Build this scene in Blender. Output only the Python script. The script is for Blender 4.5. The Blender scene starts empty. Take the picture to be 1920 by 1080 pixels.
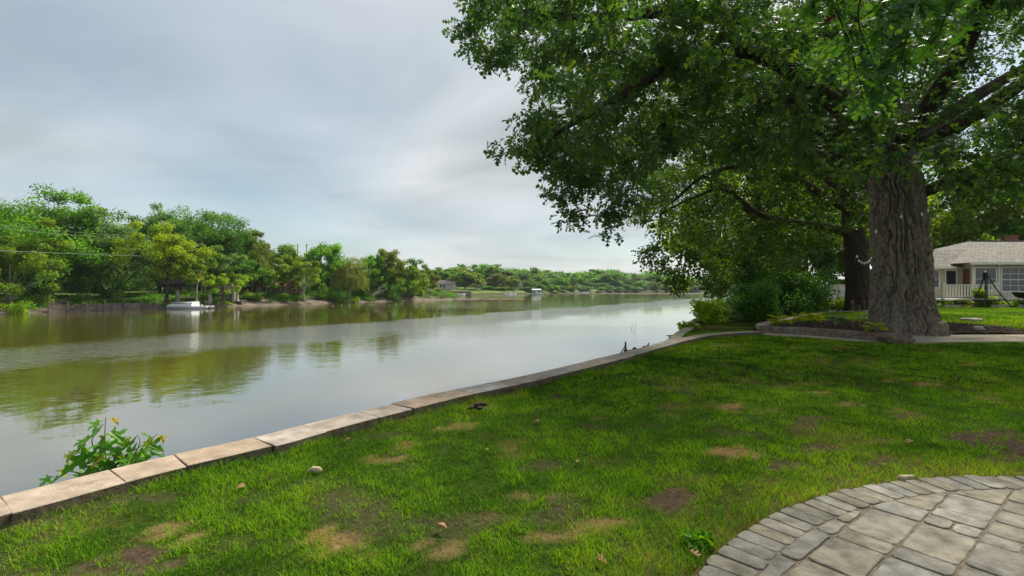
import bpy, math, random
import numpy as np
from mathutils import Vector
random.seed(7)
SC = bpy.context.scene
COL = SC.collection
PI = math.pi
R = math.radians

# ------------------------------------------------------------------ camera, sky, sun, exposure
F = 907.0            # focal length in pixels of a 1920 wide picture
CZ = 3.2             # eye above the water; the lawn lies 1.45 m below the eye
LZ = 1.75            # lawn level
UZ = 1.95            # upper lawn behind the planting bed
cam_d = bpy.data.cameras.new('camera')
cam_d.lens = 17.0
cam_d.sensor_width = 36.0
cam_d.clip_start = 0.05
cam_d.clip_end = 6000
cam = bpy.data.objects.new('camera', cam_d)
COL.objects.link(cam)
cam.location = (0, 0, CZ)
cam.rotation_euler = (R(90), 0, 0)
SC.camera = cam
SUN_AZ, SUN_EL = R(40), R(52)        # clockwise from the view direction, height

def make_world():
    w = bpy.data.worlds.new('World')
    SC.world = w
    w.use_nodes = True
    nt = w.node_tree
    nt.nodes.clear()
    n = nt.nodes.new
    out = n('ShaderNodeOutputWorld')
    bg = n('ShaderNodeBackground')
    bg.inputs['Strength'].default_value = 0.1
    sky = n('ShaderNodeTexSky')
    sky.sky_type = 'NISHITA'
    sky.sun_disc = False
    sky.sun_elevation = SUN_EL
    sky.sun_rotation = SUN_AZ
    sky.air_density = 1.0
    sky.dust_density = 1.5
    tc = n('ShaderNodeTexCoord')
    sep = n('ShaderNodeSeparateXYZ')
    nt.links.new(tc.outputs['Generated'], sep.inputs[0])
    zc = n('ShaderNodeMath'); zc.operation = 'MAXIMUM'; zc.inputs[1].default_value = 0.0
    nt.links.new(sep.outputs['Z'], zc.inputs[0])
    za = n('ShaderNodeMath'); za.operation = 'ADD'; za.inputs[1].default_value = 0.22
    nt.links.new(zc.outputs[0], za.inputs[0])
    dv = []
    for ax in ('X', 'Y'):
        d = n('ShaderNodeMath'); d.operation = 'DIVIDE'
        nt.links.new(sep.outputs[ax], d.inputs[0]); nt.links.new(za.outputs[0], d.inputs[1])
        dv.append(d)
    cx = n('ShaderNodeCombineXYZ')
    nt.links.new(dv[0].outputs[0], cx.inputs[0]); nt.links.new(dv[1].outputs[0], cx.inputs[1])
    def cloud(scale, detail, rough, loc, rot=0.0, stretch=(1, 1, 1), dist=0.0):
        mp = n('ShaderNodeMapping')
        mp.inputs['Location'].default_value = loc
        mp.inputs['Rotation'].default_value = (0, 0, rot)
        mp.inputs['Scale'].default_value = stretch
        nt.links.new(cx.outputs[0], mp.inputs[0])
        t = n('ShaderNodeTexNoise')
        t.inputs['Scale'].default_value = scale
        t.inputs['Detail'].default_value = detail
        t.inputs['Roughness'].default_value = rough
        t.inputs['Distortion'].default_value = dist
        nt.links.new(mp.outputs[0], t.inputs['Vector'])
        return t
    big = cloud(0.62, 4, 0.45, (3.9, 1.2, 0), 0.5, (1.0, 0.75, 1), 0.4)
    fine = cloud(1.3, 7, 0.5, (5.3, 0.4, 0), 0.6, (0.85, 1.15, 1), 0.35)
    r1 = n('ShaderNodeValToRGB')             # veil thickness
    r1.color_ramp.elements[0].position = 0.34; r1.color_ramp.elements[0].color = (0.45, 0.45, 0.45, 1)
    r1.color_ramp.elements[1].position = 0.60; r1.color_ramp.elements[1].color = (0.97, 0.97, 0.97, 1)
    nt.links.new(big.outputs['Fac'], r1.inputs[0])
    r2 = n('ShaderNodeValToRGB')             # cloud brightness
    r2.color_ramp.elements[0].position = 0.30; r2.color_ramp.elements[0].color = (2.75, 3.05, 3.16, 1)
    r2.color_ramp.elements[1].position = 0.70; r2.color_ramp.elements[1].color = (4.85, 4.95, 4.97, 1)
    nt.links.new(fine.outputs['Fac'], r2.inputs[0])
    mx = n('ShaderNodeMixRGB')
    nt.links.new(r1.outputs[0], mx.inputs[0])
    tint = n('ShaderNodeMixRGB'); tint.blend_type = 'MULTIPLY'; tint.inputs[0].default_value = 1.0
    tint.inputs[2].default_value = (0.74, 0.85, 0.84, 1)          # camera white balance
    nt.links.new(sky.outputs[0], tint.inputs[1])
    nt.links.new(tint.outputs[0], mx.inputs[1])
    nt.links.new(r2.outputs[0], mx.inputs[2])
    nt.links.new(mx.outputs[0], bg.inputs['Color'])
    nt.links.new(bg.outputs[0], out.inputs[0])
make_world()
sun_d = bpy.data.lights.new('sun', 'SUN')
sun_d.energy = 4.6
sun_d.angle = R(8.0)
sun_d.color = (1.0, 0.93, 0.80)
sun = bpy.data.objects.new('sun', sun_d)
COL.objects.link(sun)
sd = Vector((math.sin(SUN_AZ) * math.cos(SUN_EL), math.cos(SUN_AZ) * math.cos(SUN_EL), math.sin(SUN_EL)))
sun.rotation_euler = sd.to_track_quat('Z', 'Y').to_euler()
sun.location = (30, 40, 60)
SC.view_settings.view_transform = 'Standard'
SC.view_settings.look = 'None'
SC.view_settings.gamma = 1.0
SC.view_settings.use_curve_mapping = False
SC.view_settings.exposure = 0.75
SC.render.engine = 'CYCLES'
SC.cycles.max_bounces = 6
SC.cycles.diffuse_bounces = 3
SC.cycles.glossy_bounces = 2
SC.cycles.transmission_bounces = 4
SC.cycles.volume_bounces = 0

# ------------------------------------------------------------------ helpers
def P(px, py, d):
    return np.array([(px - 960) / F * d, d, CZ - (py - 540) / F * d])
def G(px, py, z=LZ):
    d = (CZ - z) * F / (py - 540)
    return np.array([(px - 960) / F * d, d, z])
def proj(p):
    y = np.maximum(p[..., 1], 0.05)
    return 960 + p[..., 0] / y * F, 540 - (p[..., 2] - CZ) / y * F
def unit(a):
    return a / np.maximum(np.linalg.norm(a, axis=-1, keepdims=True), 1e-9)
def _h(ix, iy, iz, seed):
    with np.errstate(over='ignore'):
        h = (ix.astype(np.uint32) * np.uint32(374761393) + iy.astype(np.uint32) * np.uint32(668265263)
             + iz.astype(np.uint32) * np.uint32(2147483647) + np.uint32(seed * 9781 + 17))
        h = (h ^ (h >> np.uint32(13))) * np.uint32(1274126177)
        h = h ^ (h >> np.uint32(16))
    return (h & np.uint32(0xffff)).astype(np.float64) / 65535.0
def vn(p, seed=0):
    p = np.asarray(p, float) + 1000.0
    i = np.floor(p).astype(np.int64); f = p - i; f = f * f * (3 - 2 * f)
    r = 0
    for dx in (0, 1):
        for dy in (0, 1):
            for dz in (0, 1):
                w = (f[:, 0] if dx else 1 - f[:, 0]) * (f[:, 1] if dy else 1 - f[:, 1]) * (f[:, 2] if dz else 1 - f[:, 2])
                r = r + w * _h(i[:, 0] + dx, i[:, 1] + dy, i[:, 2] + dz, seed)
    return r
def inpoly(x, y, poly):
    poly = np.asarray(poly, float)
    x = np.asarray(x, float); y = np.asarray(y, float)
    c = np.zeros(x.shape, bool)
    j = len(poly) - 1
    for i in range(len(poly)):
        xi, yi = poly[i]; xj, yj = poly[j]
        c ^= ((yi > y) != (yj > y)) & (x < (xj - xi) * (y - yi) / (yj - yi + 1e-12) + xi)
        j = i
    return c
def catmull(pts, n=6):
    p = np.asarray(pts, float)
    p = np.vstack([2 * p[0] - p[1], p, 2 * p[-1] - p[-2]])
    o = []
    for i in range(1, len(p) - 2):
        for k in range(n):
            t = k / n
            o.append(0.5 * (2 * p[i] + (p[i + 1] - p[i - 1]) * t + (2 * p[i - 1] - 5 * p[i] + 4 * p[i + 1] - p[i + 2]) * t * t
                            + (3 * p[i] - p[i - 1] - 3 * p[i + 1] + p[i + 2]) * t ** 3))
    o.append(p[-2])
    return np.array(o)

def link(name, me, mat=None, parent=None):
    o = bpy.data.objects.new(name, me)
    COL.objects.link(o)
    if mat is not None and not me.materials: me.materials.append(mat)
    if parent is not None: o.parent = parent
    return o
def tag(o, label=None, cat=None, group=None, kind=None):
    if label: o['label'] = label
    if cat: o['category'] = cat
    if group: o['group'] = group
    if kind: o['kind'] = kind
    return o
def thing(name, label, cat, loc=(0, 0, 0), group=None, rz=0.0):
    o = bpy.data.objects.new(name, None)
    COL.objects.link(o)
    o.empty_display_size = 0.2
    o.location = tuple(float(c) for c in loc)
    o.rotation_euler = (0, 0, rz)
    return tag(o, label, cat, group)
def origin(parent):
    return np.array(parent.location) if parent is not None else np.zeros(3)
def fastmesh(name, v, f, attrs=None, smooth=False):
    """v (n,3) array, f (m,k) int array"""
    me = bpy.data.meshes.new(name)
    v = np.ascontiguousarray(v, np.float32); f = np.ascontiguousarray(f, np.int32)
    me.vertices.add(len(v)); me.vertices.foreach_set('co', v.ravel())
    k = f.shape[1]
    me.loops.add(f.size); me.loops.foreach_set('vertex_index', f.ravel())
    me.polygons.add(len(f)); me.polygons.foreach_set('loop_start', np.arange(len(f), dtype=np.int32) * k)
    if smooth: me.polygons.foreach_set('use_smooth', np.ones(len(f), bool))
    me.update(calc_edges=True)
    if attrs:
        for nm, a in attrs.items():
            at = me.attributes.new(nm, 'FLOAT', 'POINT')
            at.data.foreach_set('value', np.ascontiguousarray(a, np.float32))
    return me
class MB:
    """collects shapes into one mesh"""
    def __init__(s): s.v = []; s.f = []; s.n = 0
    def add(s, v, f):
        v = np.asarray(v, float); s.v.append(v)
        s.f += [tuple(int(i) + s.n for i in q) for q in f]; s.n += len(v); return s
    def box(s, x0, x1, y0, y1, z0, z1):
        v = [(x, y, z) for z in (z0, z1) for x, y in ((x0, y0), (x1, y0), (x1, y1), (x0, y1))]
        return s.add(v, [(3, 2, 1, 0), (4, 5, 6, 7), (0, 1, 5, 4), (1, 2, 6, 5), (2, 3, 7, 6), (3, 0, 4, 7)])
    def beam(s, a, b, w, h=None):
        """square bar from a to b"""
        h = h or w
        a = np.asarray(a, float); b = np.asarray(b, float); d = unit(b - a)
        up = np.array([0, 0, 1.0]) if abs(d[2]) < 0.95 else np.array([0, 1.0, 0])
        sx = unit(np.cross(d, up)); sz = np.cross(sx, d)
        v = []
        for e in (a, b):
            for i, j in ((-1, -1), (1, -1), (1, 1), (-1, 1)): v.append(e + sx * i * w / 2 + sz * j * h / 2)
        return s.add(v, [(0, 1, 2, 3), (7, 6, 5, 4), (0, 4, 5, 1), (1, 5, 6, 2), (2, 6, 7, 3), (3, 7, 4, 0)])
    def prism(s, poly, z0, z1, ch=0.0):
        """upright prism over a counter-clockwise outline; ch = chamfer of the top rim"""
        p = np.asarray(poly, float); n = len(p); c = p.mean(0)
        v = [(x, y, z0) for x, y in p]
        f = [tuple(range(n - 1, -1, -1))]
        if ch > 0:
            ins = p + unit(c - p) * ch * 1.3
            v += [(x, y, z1 - ch) for x, y in p] + [(x, y, z1) for x, y in ins]
            k = 2
        else:
            v += [(x, y, z1) for x, y in p]; k = 1
        for r in range(k):
            for i in range(n):
                j = (i + 1) % n
                f.append((r * n + i, r * n + j, (r + 1) * n + j, (r + 1) * n + i))
        f.append(tuple(range(k * n, k * n + n)))
        return s.add(v, f)
    def tube(s, pts, rad, sides=6, caps=True):
        v, f = sweep(pts, rad, sides)
        n = len(v)
        f = [tuple(q) for q in f]
        if caps:
            f.append(tuple(range(sides - 1, -1, -1))); f.append(tuple(range(n - sides, n)))
        return s.add(v, f)
    def lathe(s, prof, c=(0, 0, 0), sides=10):
        """profile of (radius, z)"""
        v = []; f = []
        for r, z in prof:
            for k in range(sides):
                a = 2 * PI * k / sides
                v.append((c[0] + r * math.cos(a), c[1] + r * math.sin(a), c[2] + z))
        for i in range(len(prof) - 1):
            for k in range(sides):
                f.append((i * sides + k, i * sides + (k + 1) % sides, (i + 1) * sides + (k + 1) % sides, (i + 1) * sides + k))
        f.append(tuple(range(sides - 1, -1, -1))); f.append(tuple(range((len(prof) - 1) * sides, len(prof) * sides)))
        return s.add(v, f)
    def mesh(s, name, off=None, smooth=False):
        v = np.vstack(s.v)
        if off is not None: v = v - off
        me = bpy.data.meshes.new(name)
        me.from_pydata([tuple(x) for x in v], [], s.f)
        if smooth: me.polygons.foreach_set('use_smooth', np.ones(len(me.polygons), bool))
        me.update()
        return me
    def build(s, name, mat, parent=None, smooth=False, local=False):
        """world coordinates unless local; children are stored relative to their parent's origin"""
        off = None if (parent is None or local) else world_origin(parent)
        return link(name, s.mesh(name, off, smooth), mat, parent)
def world_origin(o):
    p = np.zeros(3)
    while o is not None:
        p = p + np.array(o.location); o = o.parent
    return p
def sweep(pts, rad, sides=6):
    pts = np.asarray(pts, float); n = len(pts)
    rad = np.broadcast_to(np.asarray(rad, float), (n,))
    t = np.gradient(pts, axis=0) if n > 2 else np.repeat([pts[1] - pts[0]], 2, 0)
    t = unit(t)
    ref = np.array([0, 0, 1.0]) if abs(t[0][2]) < 0.9 else np.array([1.0, 0, 0])
    u = unit(np.cross(t[0], ref))
    V = []
    a = np.arange(sides) * 2 * PI / sides
    for i in range(n):
        u = unit(u - t[i] * np.dot(u, t[i])); w = np.cross(t[i], u)
        V.append(pts[i] + rad[i] * (np.cos(a)[:, None] * u + np.sin(a)[:, None] * w))
    V = np.vstack(V)
    k = np.arange(sides); k2 = (k + 1) % sides
    f = np.vstack([np.stack([i * sides + k, i * sides + k2, (i + 1) * sides + k2, (i + 1) * sides + k], 1) for i in range(n - 1)])
    return V, f
def tubes_mesh(name, paths, off=None, smooth=True):
    VV = []; FF = []; n = 0
    for pts, rad, sd_ in paths:
        v, f = sweep(pts, rad, sd_)
        VV.append(v); FF.append(f + n); n += len(v)
    v = np.vstack(VV)
    if off is not None: v = v - off
    return fastmesh(name, v, np.vstack(FF), smooth=smooth)

# ------------------------------------------------------------------ materials
def newmat(name):
    m = bpy.data.materials.new(name); m.use_nodes = True
    nt = m.node_tree; nt.nodes.clear()
    return m, nt, nt.nodes.new, nt.links.new
def noise_mat(name, c1, c2, scale=4.0, rough=0.85, bump=0.3, bscale=None, stretch=(1, 1, 1), detail=6, c3=None, spec=0.3, dist=0.02, lo=0.3, hi=0.7, per_obj=0.0, metallic=0.0):
    m, nt, n, l = newmat(name)
    out = n('ShaderNodeOutputMaterial'); b = n('ShaderNodeBsdfPrincipled')
    b.inputs['Roughness'].default_value = rough
    b.inputs['Specular IOR Level'].default_value = spec
    b.inputs['Metallic'].default_value = metallic
    geo = n('ShaderNodeNewGeometry')
    mp = n('ShaderNodeMapping'); mp.inputs['Scale'].default_value = stretch
    l(geo.outputs['Position'], mp.inputs[0])
    t = n('ShaderNodeTexNoise'); t.inputs['Scale'].default_value = scale; t.inputs['Detail'].default_value = detail; t.inputs['Roughness'].default_value = 0.6
    l(mp.outputs[0], t.inputs['Vector'])
    r = n('ShaderNodeValToRGB')
    r.color_ramp.elements[0].position = lo; r.color_ramp.elements[0].color = (*c1, 1)
    r.color_ramp.elements[1].position = hi; r.color_ramp.elements[1].color = (*c2, 1)
    if c3:
        e = r.color_ramp.elements.new((lo + hi) / 2); e.color = (*c3, 1)
    l(t.outputs['Fac'], r.inputs[0])
    colr = r.outputs[0]
    if per_obj > 0:
        oi = n('ShaderNodeObjectInfo')
        mr = n('ShaderNodeMapRange'); mr.inputs[3].default_value = 1 - per_obj; mr.inputs[4].default_value = 1 + per_obj
        l(oi.outputs['Random'], mr.inputs[0])
        hs = n('ShaderNodeHueSaturation'); l(mr.outputs[0], hs.inputs['Value']); l(colr, hs.inputs['Color'])
        mr2 = n('ShaderNodeMapRange'); mr2.inputs[3].default_value = 1.3; mr2.inputs[4].default_value = 0.5
        sq = n('ShaderNodeMath'); sq.operation = 'FRACT'; ml = n('ShaderNodeMath'); ml.operation = 'MULTIPLY'; ml.inputs[1].default_value = 17.31
        l(oi.outputs['Random'], ml.inputs[0]); l(ml.outputs[0], sq.inputs[0]); l(sq.outputs[0], mr2.inputs[0]); l(mr2.outputs[0], hs.inputs['Saturation'])
        colr = hs.outputs[0]
    l(colr, b.inputs['Base Color'])
    if bump > 0:
        t2 = n('ShaderNodeTexNoise'); t2.inputs['Scale'].default_value = bscale or scale * 4; t2.inputs['Detail'].default_value = 8; t2.inputs['Roughness'].default_value = 0.65
        l(mp.outputs[0], t2.inputs['Vector'])
        bp = n('ShaderNodeBump'); bp.inputs['Strength'].default_value = bump; bp.inputs['Distance'].default_value = dist
        l(t2.outputs['Fac'], bp.inputs['Height']); l(bp.outputs[0], b.inputs['Normal'])
    l(b.outputs[0], out.inputs[0])
    return m
def leaf_mat(name, c1, c2, trans=0.4, tcol=None, rough=0.5, c_mid=None, spec=0.18, odd=None):
    """leaf: hue varies leaf by leaf (attribute rnd); light passes through it"""
    m, nt, n, l = newmat(name)
    out = n('ShaderNodeOutputMaterial'); b = n('ShaderNodeBsdfPrincipled'); tr = n('ShaderNodeBsdfTranslucent'); mx = n('ShaderNodeMixShader')
    at = n('ShaderNodeAttribute'); at.attribute_name = 'rnd'
    r = n('ShaderNodeValToRGB')
    r.color_ramp.elements[0].position = 0.05; r.color_ramp.elements[0].color = (*c1, 1)
    r.color_ramp.elements[1].position = 0.93; r.color_ramp.elements[1].color = (*c2, 1)
    if c_mid: e = r.color_ramp.elements.new(0.55); e.color = (*c_mid, 1)
    if odd: e = r.color_ramp.elements.new(0.99); e.color = (*odd, 1)
    l(at.outputs['Fac'], r.inputs[0]); l(r.outputs[0], b.inputs['Base Color'])
    b.inputs['Roughness'].default_value = rough
    b.inputs['Specular IOR Level'].default_value = spec
    mu = n('ShaderNodeMixRGB'); mu.blend_type = 'MULTIPLY'; mu.inputs[0].default_value = 1.0
    mu.inputs[2].default_value = (*(tcol or (1.9, 2.1, 0.5)), 1)
    l(r.outputs[0], mu.inputs[1]); l(mu.outputs[0], tr.inputs['Color'])
    mx.inputs[0].default_value = trans
    l(b.outputs[0], mx.inputs[1]); l(tr.outputs[0], mx.inputs[2]); l(mx.outputs[0], out.inputs[0])
    return m
def plain(name, c, rough=0.6, var=0.12, scale=3.0, metallic=0.0, bump=0.05, spec=0.4):
    a = tuple(max(0, x * (1 - var)) for x in c); b = tuple(min(1, x * (1 + var)) for x in c)
    return noise_mat(name, a, b, scale, rough, bump, metallic=metallic, spec=spec)
def glass_mat(name, c, rough=0.05):
    m, nt, n, l = newmat(name)
    out = n('ShaderNodeOutputMaterial'); b = n('ShaderNodeBsdfPrincipled')
    b.inputs['Base Color'].default_value = (*c, 1); b.inputs['Roughness'].default_value = rough
    b.inputs['IOR'].default_value = 1.52; b.inputs['Specular IOR Level'].default_value = 0.8
    l(b.outputs[0], out.inputs[0])
    return m
def bark_mat(name, c1, c2, moss=(0.05, 0.07, 0.035), scale=3.0, mossy=0.3, bump=0.8):
    m, nt, n, l = newmat(name)
    out = n('ShaderNodeOutputMaterial'); b = n('ShaderNodeBsdfPrincipled'); b.inputs['Roughness'].default_value = 0.95
    b.inputs['Specular IOR Level'].default_value = 0.15
    geo = n('ShaderNodeNewGeometry')
    mp = n('ShaderNodeMapping'); mp.inputs['Scale'].default_value = (6, 6, 2.0); l(geo.outputs['Position'], mp.inputs[0])
    t = n('ShaderNodeTexNoise'); t.inputs['Scale'].default_value = scale; t.inputs['Detail'].default_value = 8; t.inputs['Roughness'].default_value = 0.65
    l(mp.outputs[0], t.inputs['Vector'])
    r = n('ShaderNodeValToRGB'); r.color_ramp.elements[0].position = 0.35; r.color_ramp.elements[0].color = (*c1, 1)
    r.color_ramp.elements[1].position = 0.68; r.color_ramp.elements[1].color = (*c2, 1)
    l(t.outputs['Fac'], r.inputs[0])
    t3 = n('ShaderNodeTexNoise'); t3.inputs['Scale'].default_value = 1.6; t3.inputs['Detail'].default_value = 7; t3.inputs['Roughness'].default_value = 0.7
    l(geo.outputs['Position'], t3.inputs['Vector'])
    r3 = n('ShaderNodeValToRGB'); r3.color_ramp.elements[0].position = 0.45; r3.color_ramp.elements[0].color = (0, 0, 0, 1)
    r3.color_ramp.elements[1].position = 0.7; r3.color_ramp.elements[1].color = (mossy, mossy, mossy, 1)
    l(t3.outputs['Fac'], r3.inputs[0])
    mx = n('ShaderNodeMixRGB'); mx.inputs[2].default_value = (*moss, 1)
    l(r3.outputs[0], mx.inputs[0]); l(r.outputs[0], mx.inputs[1]); l(mx.outputs[0], b.inputs['Base Color'])
    bp = n('ShaderNodeBump'); bp.inputs['Strength'].default_value = bump; bp.inputs['Distance'].default_value = 0.04
    l(t.outputs['Fac'], bp.inputs['Height']); l(bp.outputs[0], b.inputs['Normal'])
    l(b.outputs[0], out.inputs[0])
    return m

M = {}
M['oak_leaf'] = leaf_mat('oak_leaf', (0.030, 0.074, 0.036), (0.105, 0.155, 0.028), 0.43, (2.0, 2.1, 0.40), rough=0.5, c_mid=(0.044, 0.096, 0.036), spec=0.16, odd=(0.30, 0.16, 0.03))
M['oak_leaf_light'] = leaf_mat('oak_leaf_light', (0.030, 0.072, 0.018), (0.105, 0.150, 0.016), 0.42, (1.9, 2.0, 0.35), c_mid=(0.048, 0.100, 0.018), odd=(0.25, 0.17, 0.03))
M['pin_leaf'] = leaf_mat('pin_leaf', (0.040, 0.100, 0.030), (0.090, 0.180, 0.032), 0.45, (1.8, 2.0, 0.4), rough=0.4, spec=0.45, c_mid=(0.05, 0.125, 0.022))
M['pin_leaf_brown'] = leaf_mat('pin_leaf_brown', (0.09, 0.03, 0.012), (0.16, 0.06, 0.02), 0.3, (1.5, 1.2, 1.0))
M['maple_leaf'] = leaf_mat('maple_leaf', (0.060, 0.185, 0.028), (0.160, 0.330, 0.032), 0.42, (1.8, 1.9, 0.4), rough=0.35)
M['maple_young'] = leaf_mat('maple_young', (0.22, 0.30, 0.02), (0.33, 0.25, 0.03), 0.5, (1.8, 1.5, 0.6))
def lm(k, c1, c2, tr=0.4, **kw): M[k] = leaf_mat(k, c1, c2, tr, **kw)
lm('lf_green', (0.045, 0.130, 0.012), (0.150, 0.310, 0.016))
lm('lf_deep', (0.034, 0.100, 0.018), (0.110, 0.230, 0.020))
lm('lf_grey', (0.055, 0.120, 0.036), (0.165, 0.260, 0.075), 0.35)
lm('lf_yellow', (0.130, 0.220, 0.010), (0.310, 0.380, 0.012), 0.4, tcol=(1.5, 1.6, 0.4))
lm('lf_lime', (0.075, 0.155, 0.014), (0.215, 0.290, 0.022), 0.42, tcol=(1.6, 1.7, 0.4))
lm('lf_willow', (0.120, 0.165, 0.028), (0.270, 0.285, 0.060), 0.35, tcol=(1.4, 1.4, 0.5))
lm('lf_olive', (0.075, 0.120, 0.016), (0.190, 0.215, 0.026), 0.4, tcol=(1.6, 1.6, 0.4))
lm('lf_shrub', (0.032, 0.105, 0.022), (0.110, 0.235, 0.030), 0.35, rough=0.4)
lm('lf_bright', (0.120, 0.250, 0.016), (0.280, 0.400, 0.022), 0.42, tcol=(1.7, 1.6, 0.5))
lm('lf_hosta', (0.220, 0.330, 0.014), (0.460, 0.480, 0.020), 0.35, tcol=(1.5, 1.4, 0.5))
lm('lf_hosta_blue', (0.090, 0.170, 0.070), (0.240, 0.300, 0.190), 0.3, tcol=(1.2, 1.3, 0.8))
lm('lf_backlit', (0.090, 0.170, 0.014), (0.280, 0.350, 0.016), 0.6, tcol=(1.6, 1.7, 0.35))
M['bark_oak'] = bark_mat('bark_oak', (0.075, 0.060, 0.046), (0.340, 0.290, 0.235), moss=(0.120, 0.130, 0.092), mossy=0.45)
M['bark_dark'] = bark_mat('bark_dark', (0.030, 0.022, 0.016), (0.085, 0.065, 0.048), mossy=0.2)
M['bark_grey'] = bark_mat('bark_grey', (0.10, 0.09, 0.075), (0.26, 0.23, 0.19), mossy=0.2)
M['bark_pale'] = bark_mat('bark_pale', (0.25, 0.23, 0.19), (0.48, 0.45, 0.40), mossy=0.05)
M['dead_wood'] = bark_mat('dead_wood', (0.20, 0.17, 0.14), (0.42, 0.37, 0.32), mossy=0.0)

# ------------------------------------------------------------------ plan of the near bank
CAPZ = LZ + 0.075
wall_px = [(0, 931), (205, 880), (325, 852), (475, 820), (565, 797), (673, 771), (815, 738), (920, 717), (1000, 700), (1075, 683), (1150, 665), (1200, 652)]
wall_out = [G(x, y, CAPZ)[:2] for x, y in wall_px]
d0 = unit(wall_out[0] - wall_out[2])
wall_out = [wall_out[0] + d0 * k for k in (14, 7, 3, 1.2)] + wall_out
wall_out += [np.array(q) for q in ((3.62, 12.05), (4.35, 13.0), (5.25, 14.05), (6.1, 14.75), (6.95, 15.25), (7.75, 15.5))]
wall_curve = catmull(wall_out, 12)
i_turn = int(np.argmin(np.linalg.norm(wall_curve - np.array([3.62, 12.05]), axis=1)))
shore_far = [np.array(q) for q in ((4.35, 13.5), (5.3, 15.6), (6.3, 17.6), (7.3, 19.6), (9.0, 24), (14, 33), (28, 62), (52, 110), (110, 175), (300, 240), (900, 330))]
shore_curve = catmull([wall_curve[i_turn]] + shore_far, 8)
land_poly = np.vstack([wall_curve[:i_turn + 1], shore_curve[1:], [[900, -60], [wall_curve[0][0], -60]]])
bed_front = np.array([(8.05, 15.75), (8.35, 15.45), (8.9, 14.95), (9.35, 14.35), (9.7, 13.75), (10.15, 13.25), (10.75, 12.98)])
bed_back = np.array([(8.05, 15.75), (8.3, 16.4), (9.0, 17.4), (10.2, 18.7), (12.4, 21.2), (15.5, 24.6), (18.2, 26.0), (22.0, 27.4)])
# patio circle fitted through points of its rim
rim = np.array([G(x, y)[:2] for x, y in ((1300, 1080), (1440, 968), (1550, 927), (1650, 907), (1760, 895), (1880, 893))])
A_ = np.c_[2 * rim, np.ones(len(rim))]
s_ = np.linalg.lstsq(A_, (rim ** 2).sum(1), rcond=None)[0]
PC = s_[:2]; PR = math.sqrt(s_[2] + (PC ** 2).sum())
patches = [  # px, py, rx, ry, dry, bare
    (1380, 846, 62, 13, 1, .3), (1370, 764, 32, 8, 1, .2), (1540, 736, 26, 6, .9, .1), (1546, 678, 22, 5, .9, 0), (1430, 768, 45, 6, .5, .5),
    (640, 1003, 70, 26, .9, .2), (830, 1028, 80, 24, .7, .3), (735, 860, 42, 12, .8, .5), (765, 832, 28, 9, .6, .4), (300, 1000, 60, 20, .9, .4),
    (265, 1040, 75, 26, .2, 1), (180, 1070, 50, 14, .2, .7), (1148, 976, 36, 13, .9, .3), (1075, 1000, 70, 16, .6, .1), (1262, 935, 40, 18, .5, .9), (925, 970, 30, 10, .4, .5),
    (1845, 822, 95, 17, .1, 1), (1905, 838, 60, 22, .1, 1), (1890, 858, 60, 12, .4, .8), (1640, 864, 45, 11, .5, .9), (1465, 870, 32, 11, .2, .9), (1510, 792, 36, 12, .3, .7),
    (1530, 838, 36, 10, .3, .7), (1700, 780, 34, 8, .3, .7), (1745, 720, 28, 5, .7, .2), (1815, 683, 20, 4, .8, .1), (1660, 715, 22, 4, .6, .2), (1470, 722, 24, 5, .3, .6),
    (1575, 650, 30, 3, .7, .1), (860, 800, 30, 8, .5, .2), (440, 935, 26, 9, .3, .5), (1590, 757, 28, 6, .6, .2), (1850, 745, 26, 6, .4, .3), (1650, 828, 40, 8, .5, .4),
    (530, 1010, 30, 10, .5, .3), (1000, 930, 40, 9, .4, .2), (1340, 720, 20, 4, .5, .3), (1255, 760, 26, 6, .5, .3), (1120, 780, 22, 5, .4, .2), (1690, 770, 26, 6, .6, .3)]
def patch_maps(x, y):
    yy = np.maximum(y, 0.8)
    px = 960 + x / yy * F; py = 540 + 1.45 * F / yy
    q = np.c_[x, y, np.zeros_like(x)]
    wob = 0.9 * (vn(q * 6.0, 3) - 0.5) + 1.1 * (vn(q * 17.0, 4) - 0.5) + .5 * (vn(q * 40.0, 7) - 0.5)
    dry = np.zeros_like(x); bare = np.zeros_like(x)
    for cx, cy, rx, ry, dv, bv in patches:
        r = np.sqrt(((px - cx) / rx) ** 2 + ((py - cy) / ry) ** 2)
        w = np.clip((.88 - r + wob * 1.15) / 0.3, 0, 1)
        dry = np.maximum(dry, w * dv); bare = np.maximum(bare, w * bv)
    # thin, straw-flecked turf in general and along the paving
    g = vn(q * 0.9, 5) * 0.6 + vn(q * 2.7, 6) * 0.4
    dry = np.maximum(dry, np.clip((g - 0.62) * 1.8, 0, 0.28))
    bare = np.maximum(bare, np.clip((vn(q * 3.3, 8) - 0.74) * 2.6, 0, 0.6) * (y < 9))
    rim_d = np.hypot(x - PC[0], y - PC[1]) - PR
    edge = np.clip(1 - rim_d / 0.55, 0, 1)
    dry = np.maximum(dry, edge * (0.22 + 0.3 * vn(q * 5, 9)))
    return dry, bare
def lawn_z(x, y):
    q = np.c_[x, y, np.zeros_like(x)]
    return LZ - 0.012 + 0.028 * (vn(q * 1.1, 11) - 0.5) + 0.02 * (vn(q * 4.0, 12) - 0.5)
def upper_z(x, y):
    # level behind the bed wall, easing down to the path at the right
    t = np.clip((y - 14.6) / 3.2, 0, 1); ramp = (LZ + 0.012) + (UZ - LZ - 0.012) * (t * t * (3 - 2 * t))
    k = np.clip((x - 10.6) / 1.3, 0, 1); k = k * k * (3 - 2 * k)
    q = np.c_[x, y, np.zeros_like(x)]
    return (UZ - 0.03) * (1 - k) + ramp * k + 0.03 * (vn(q * 0.8, 21) - 0.5)

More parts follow.
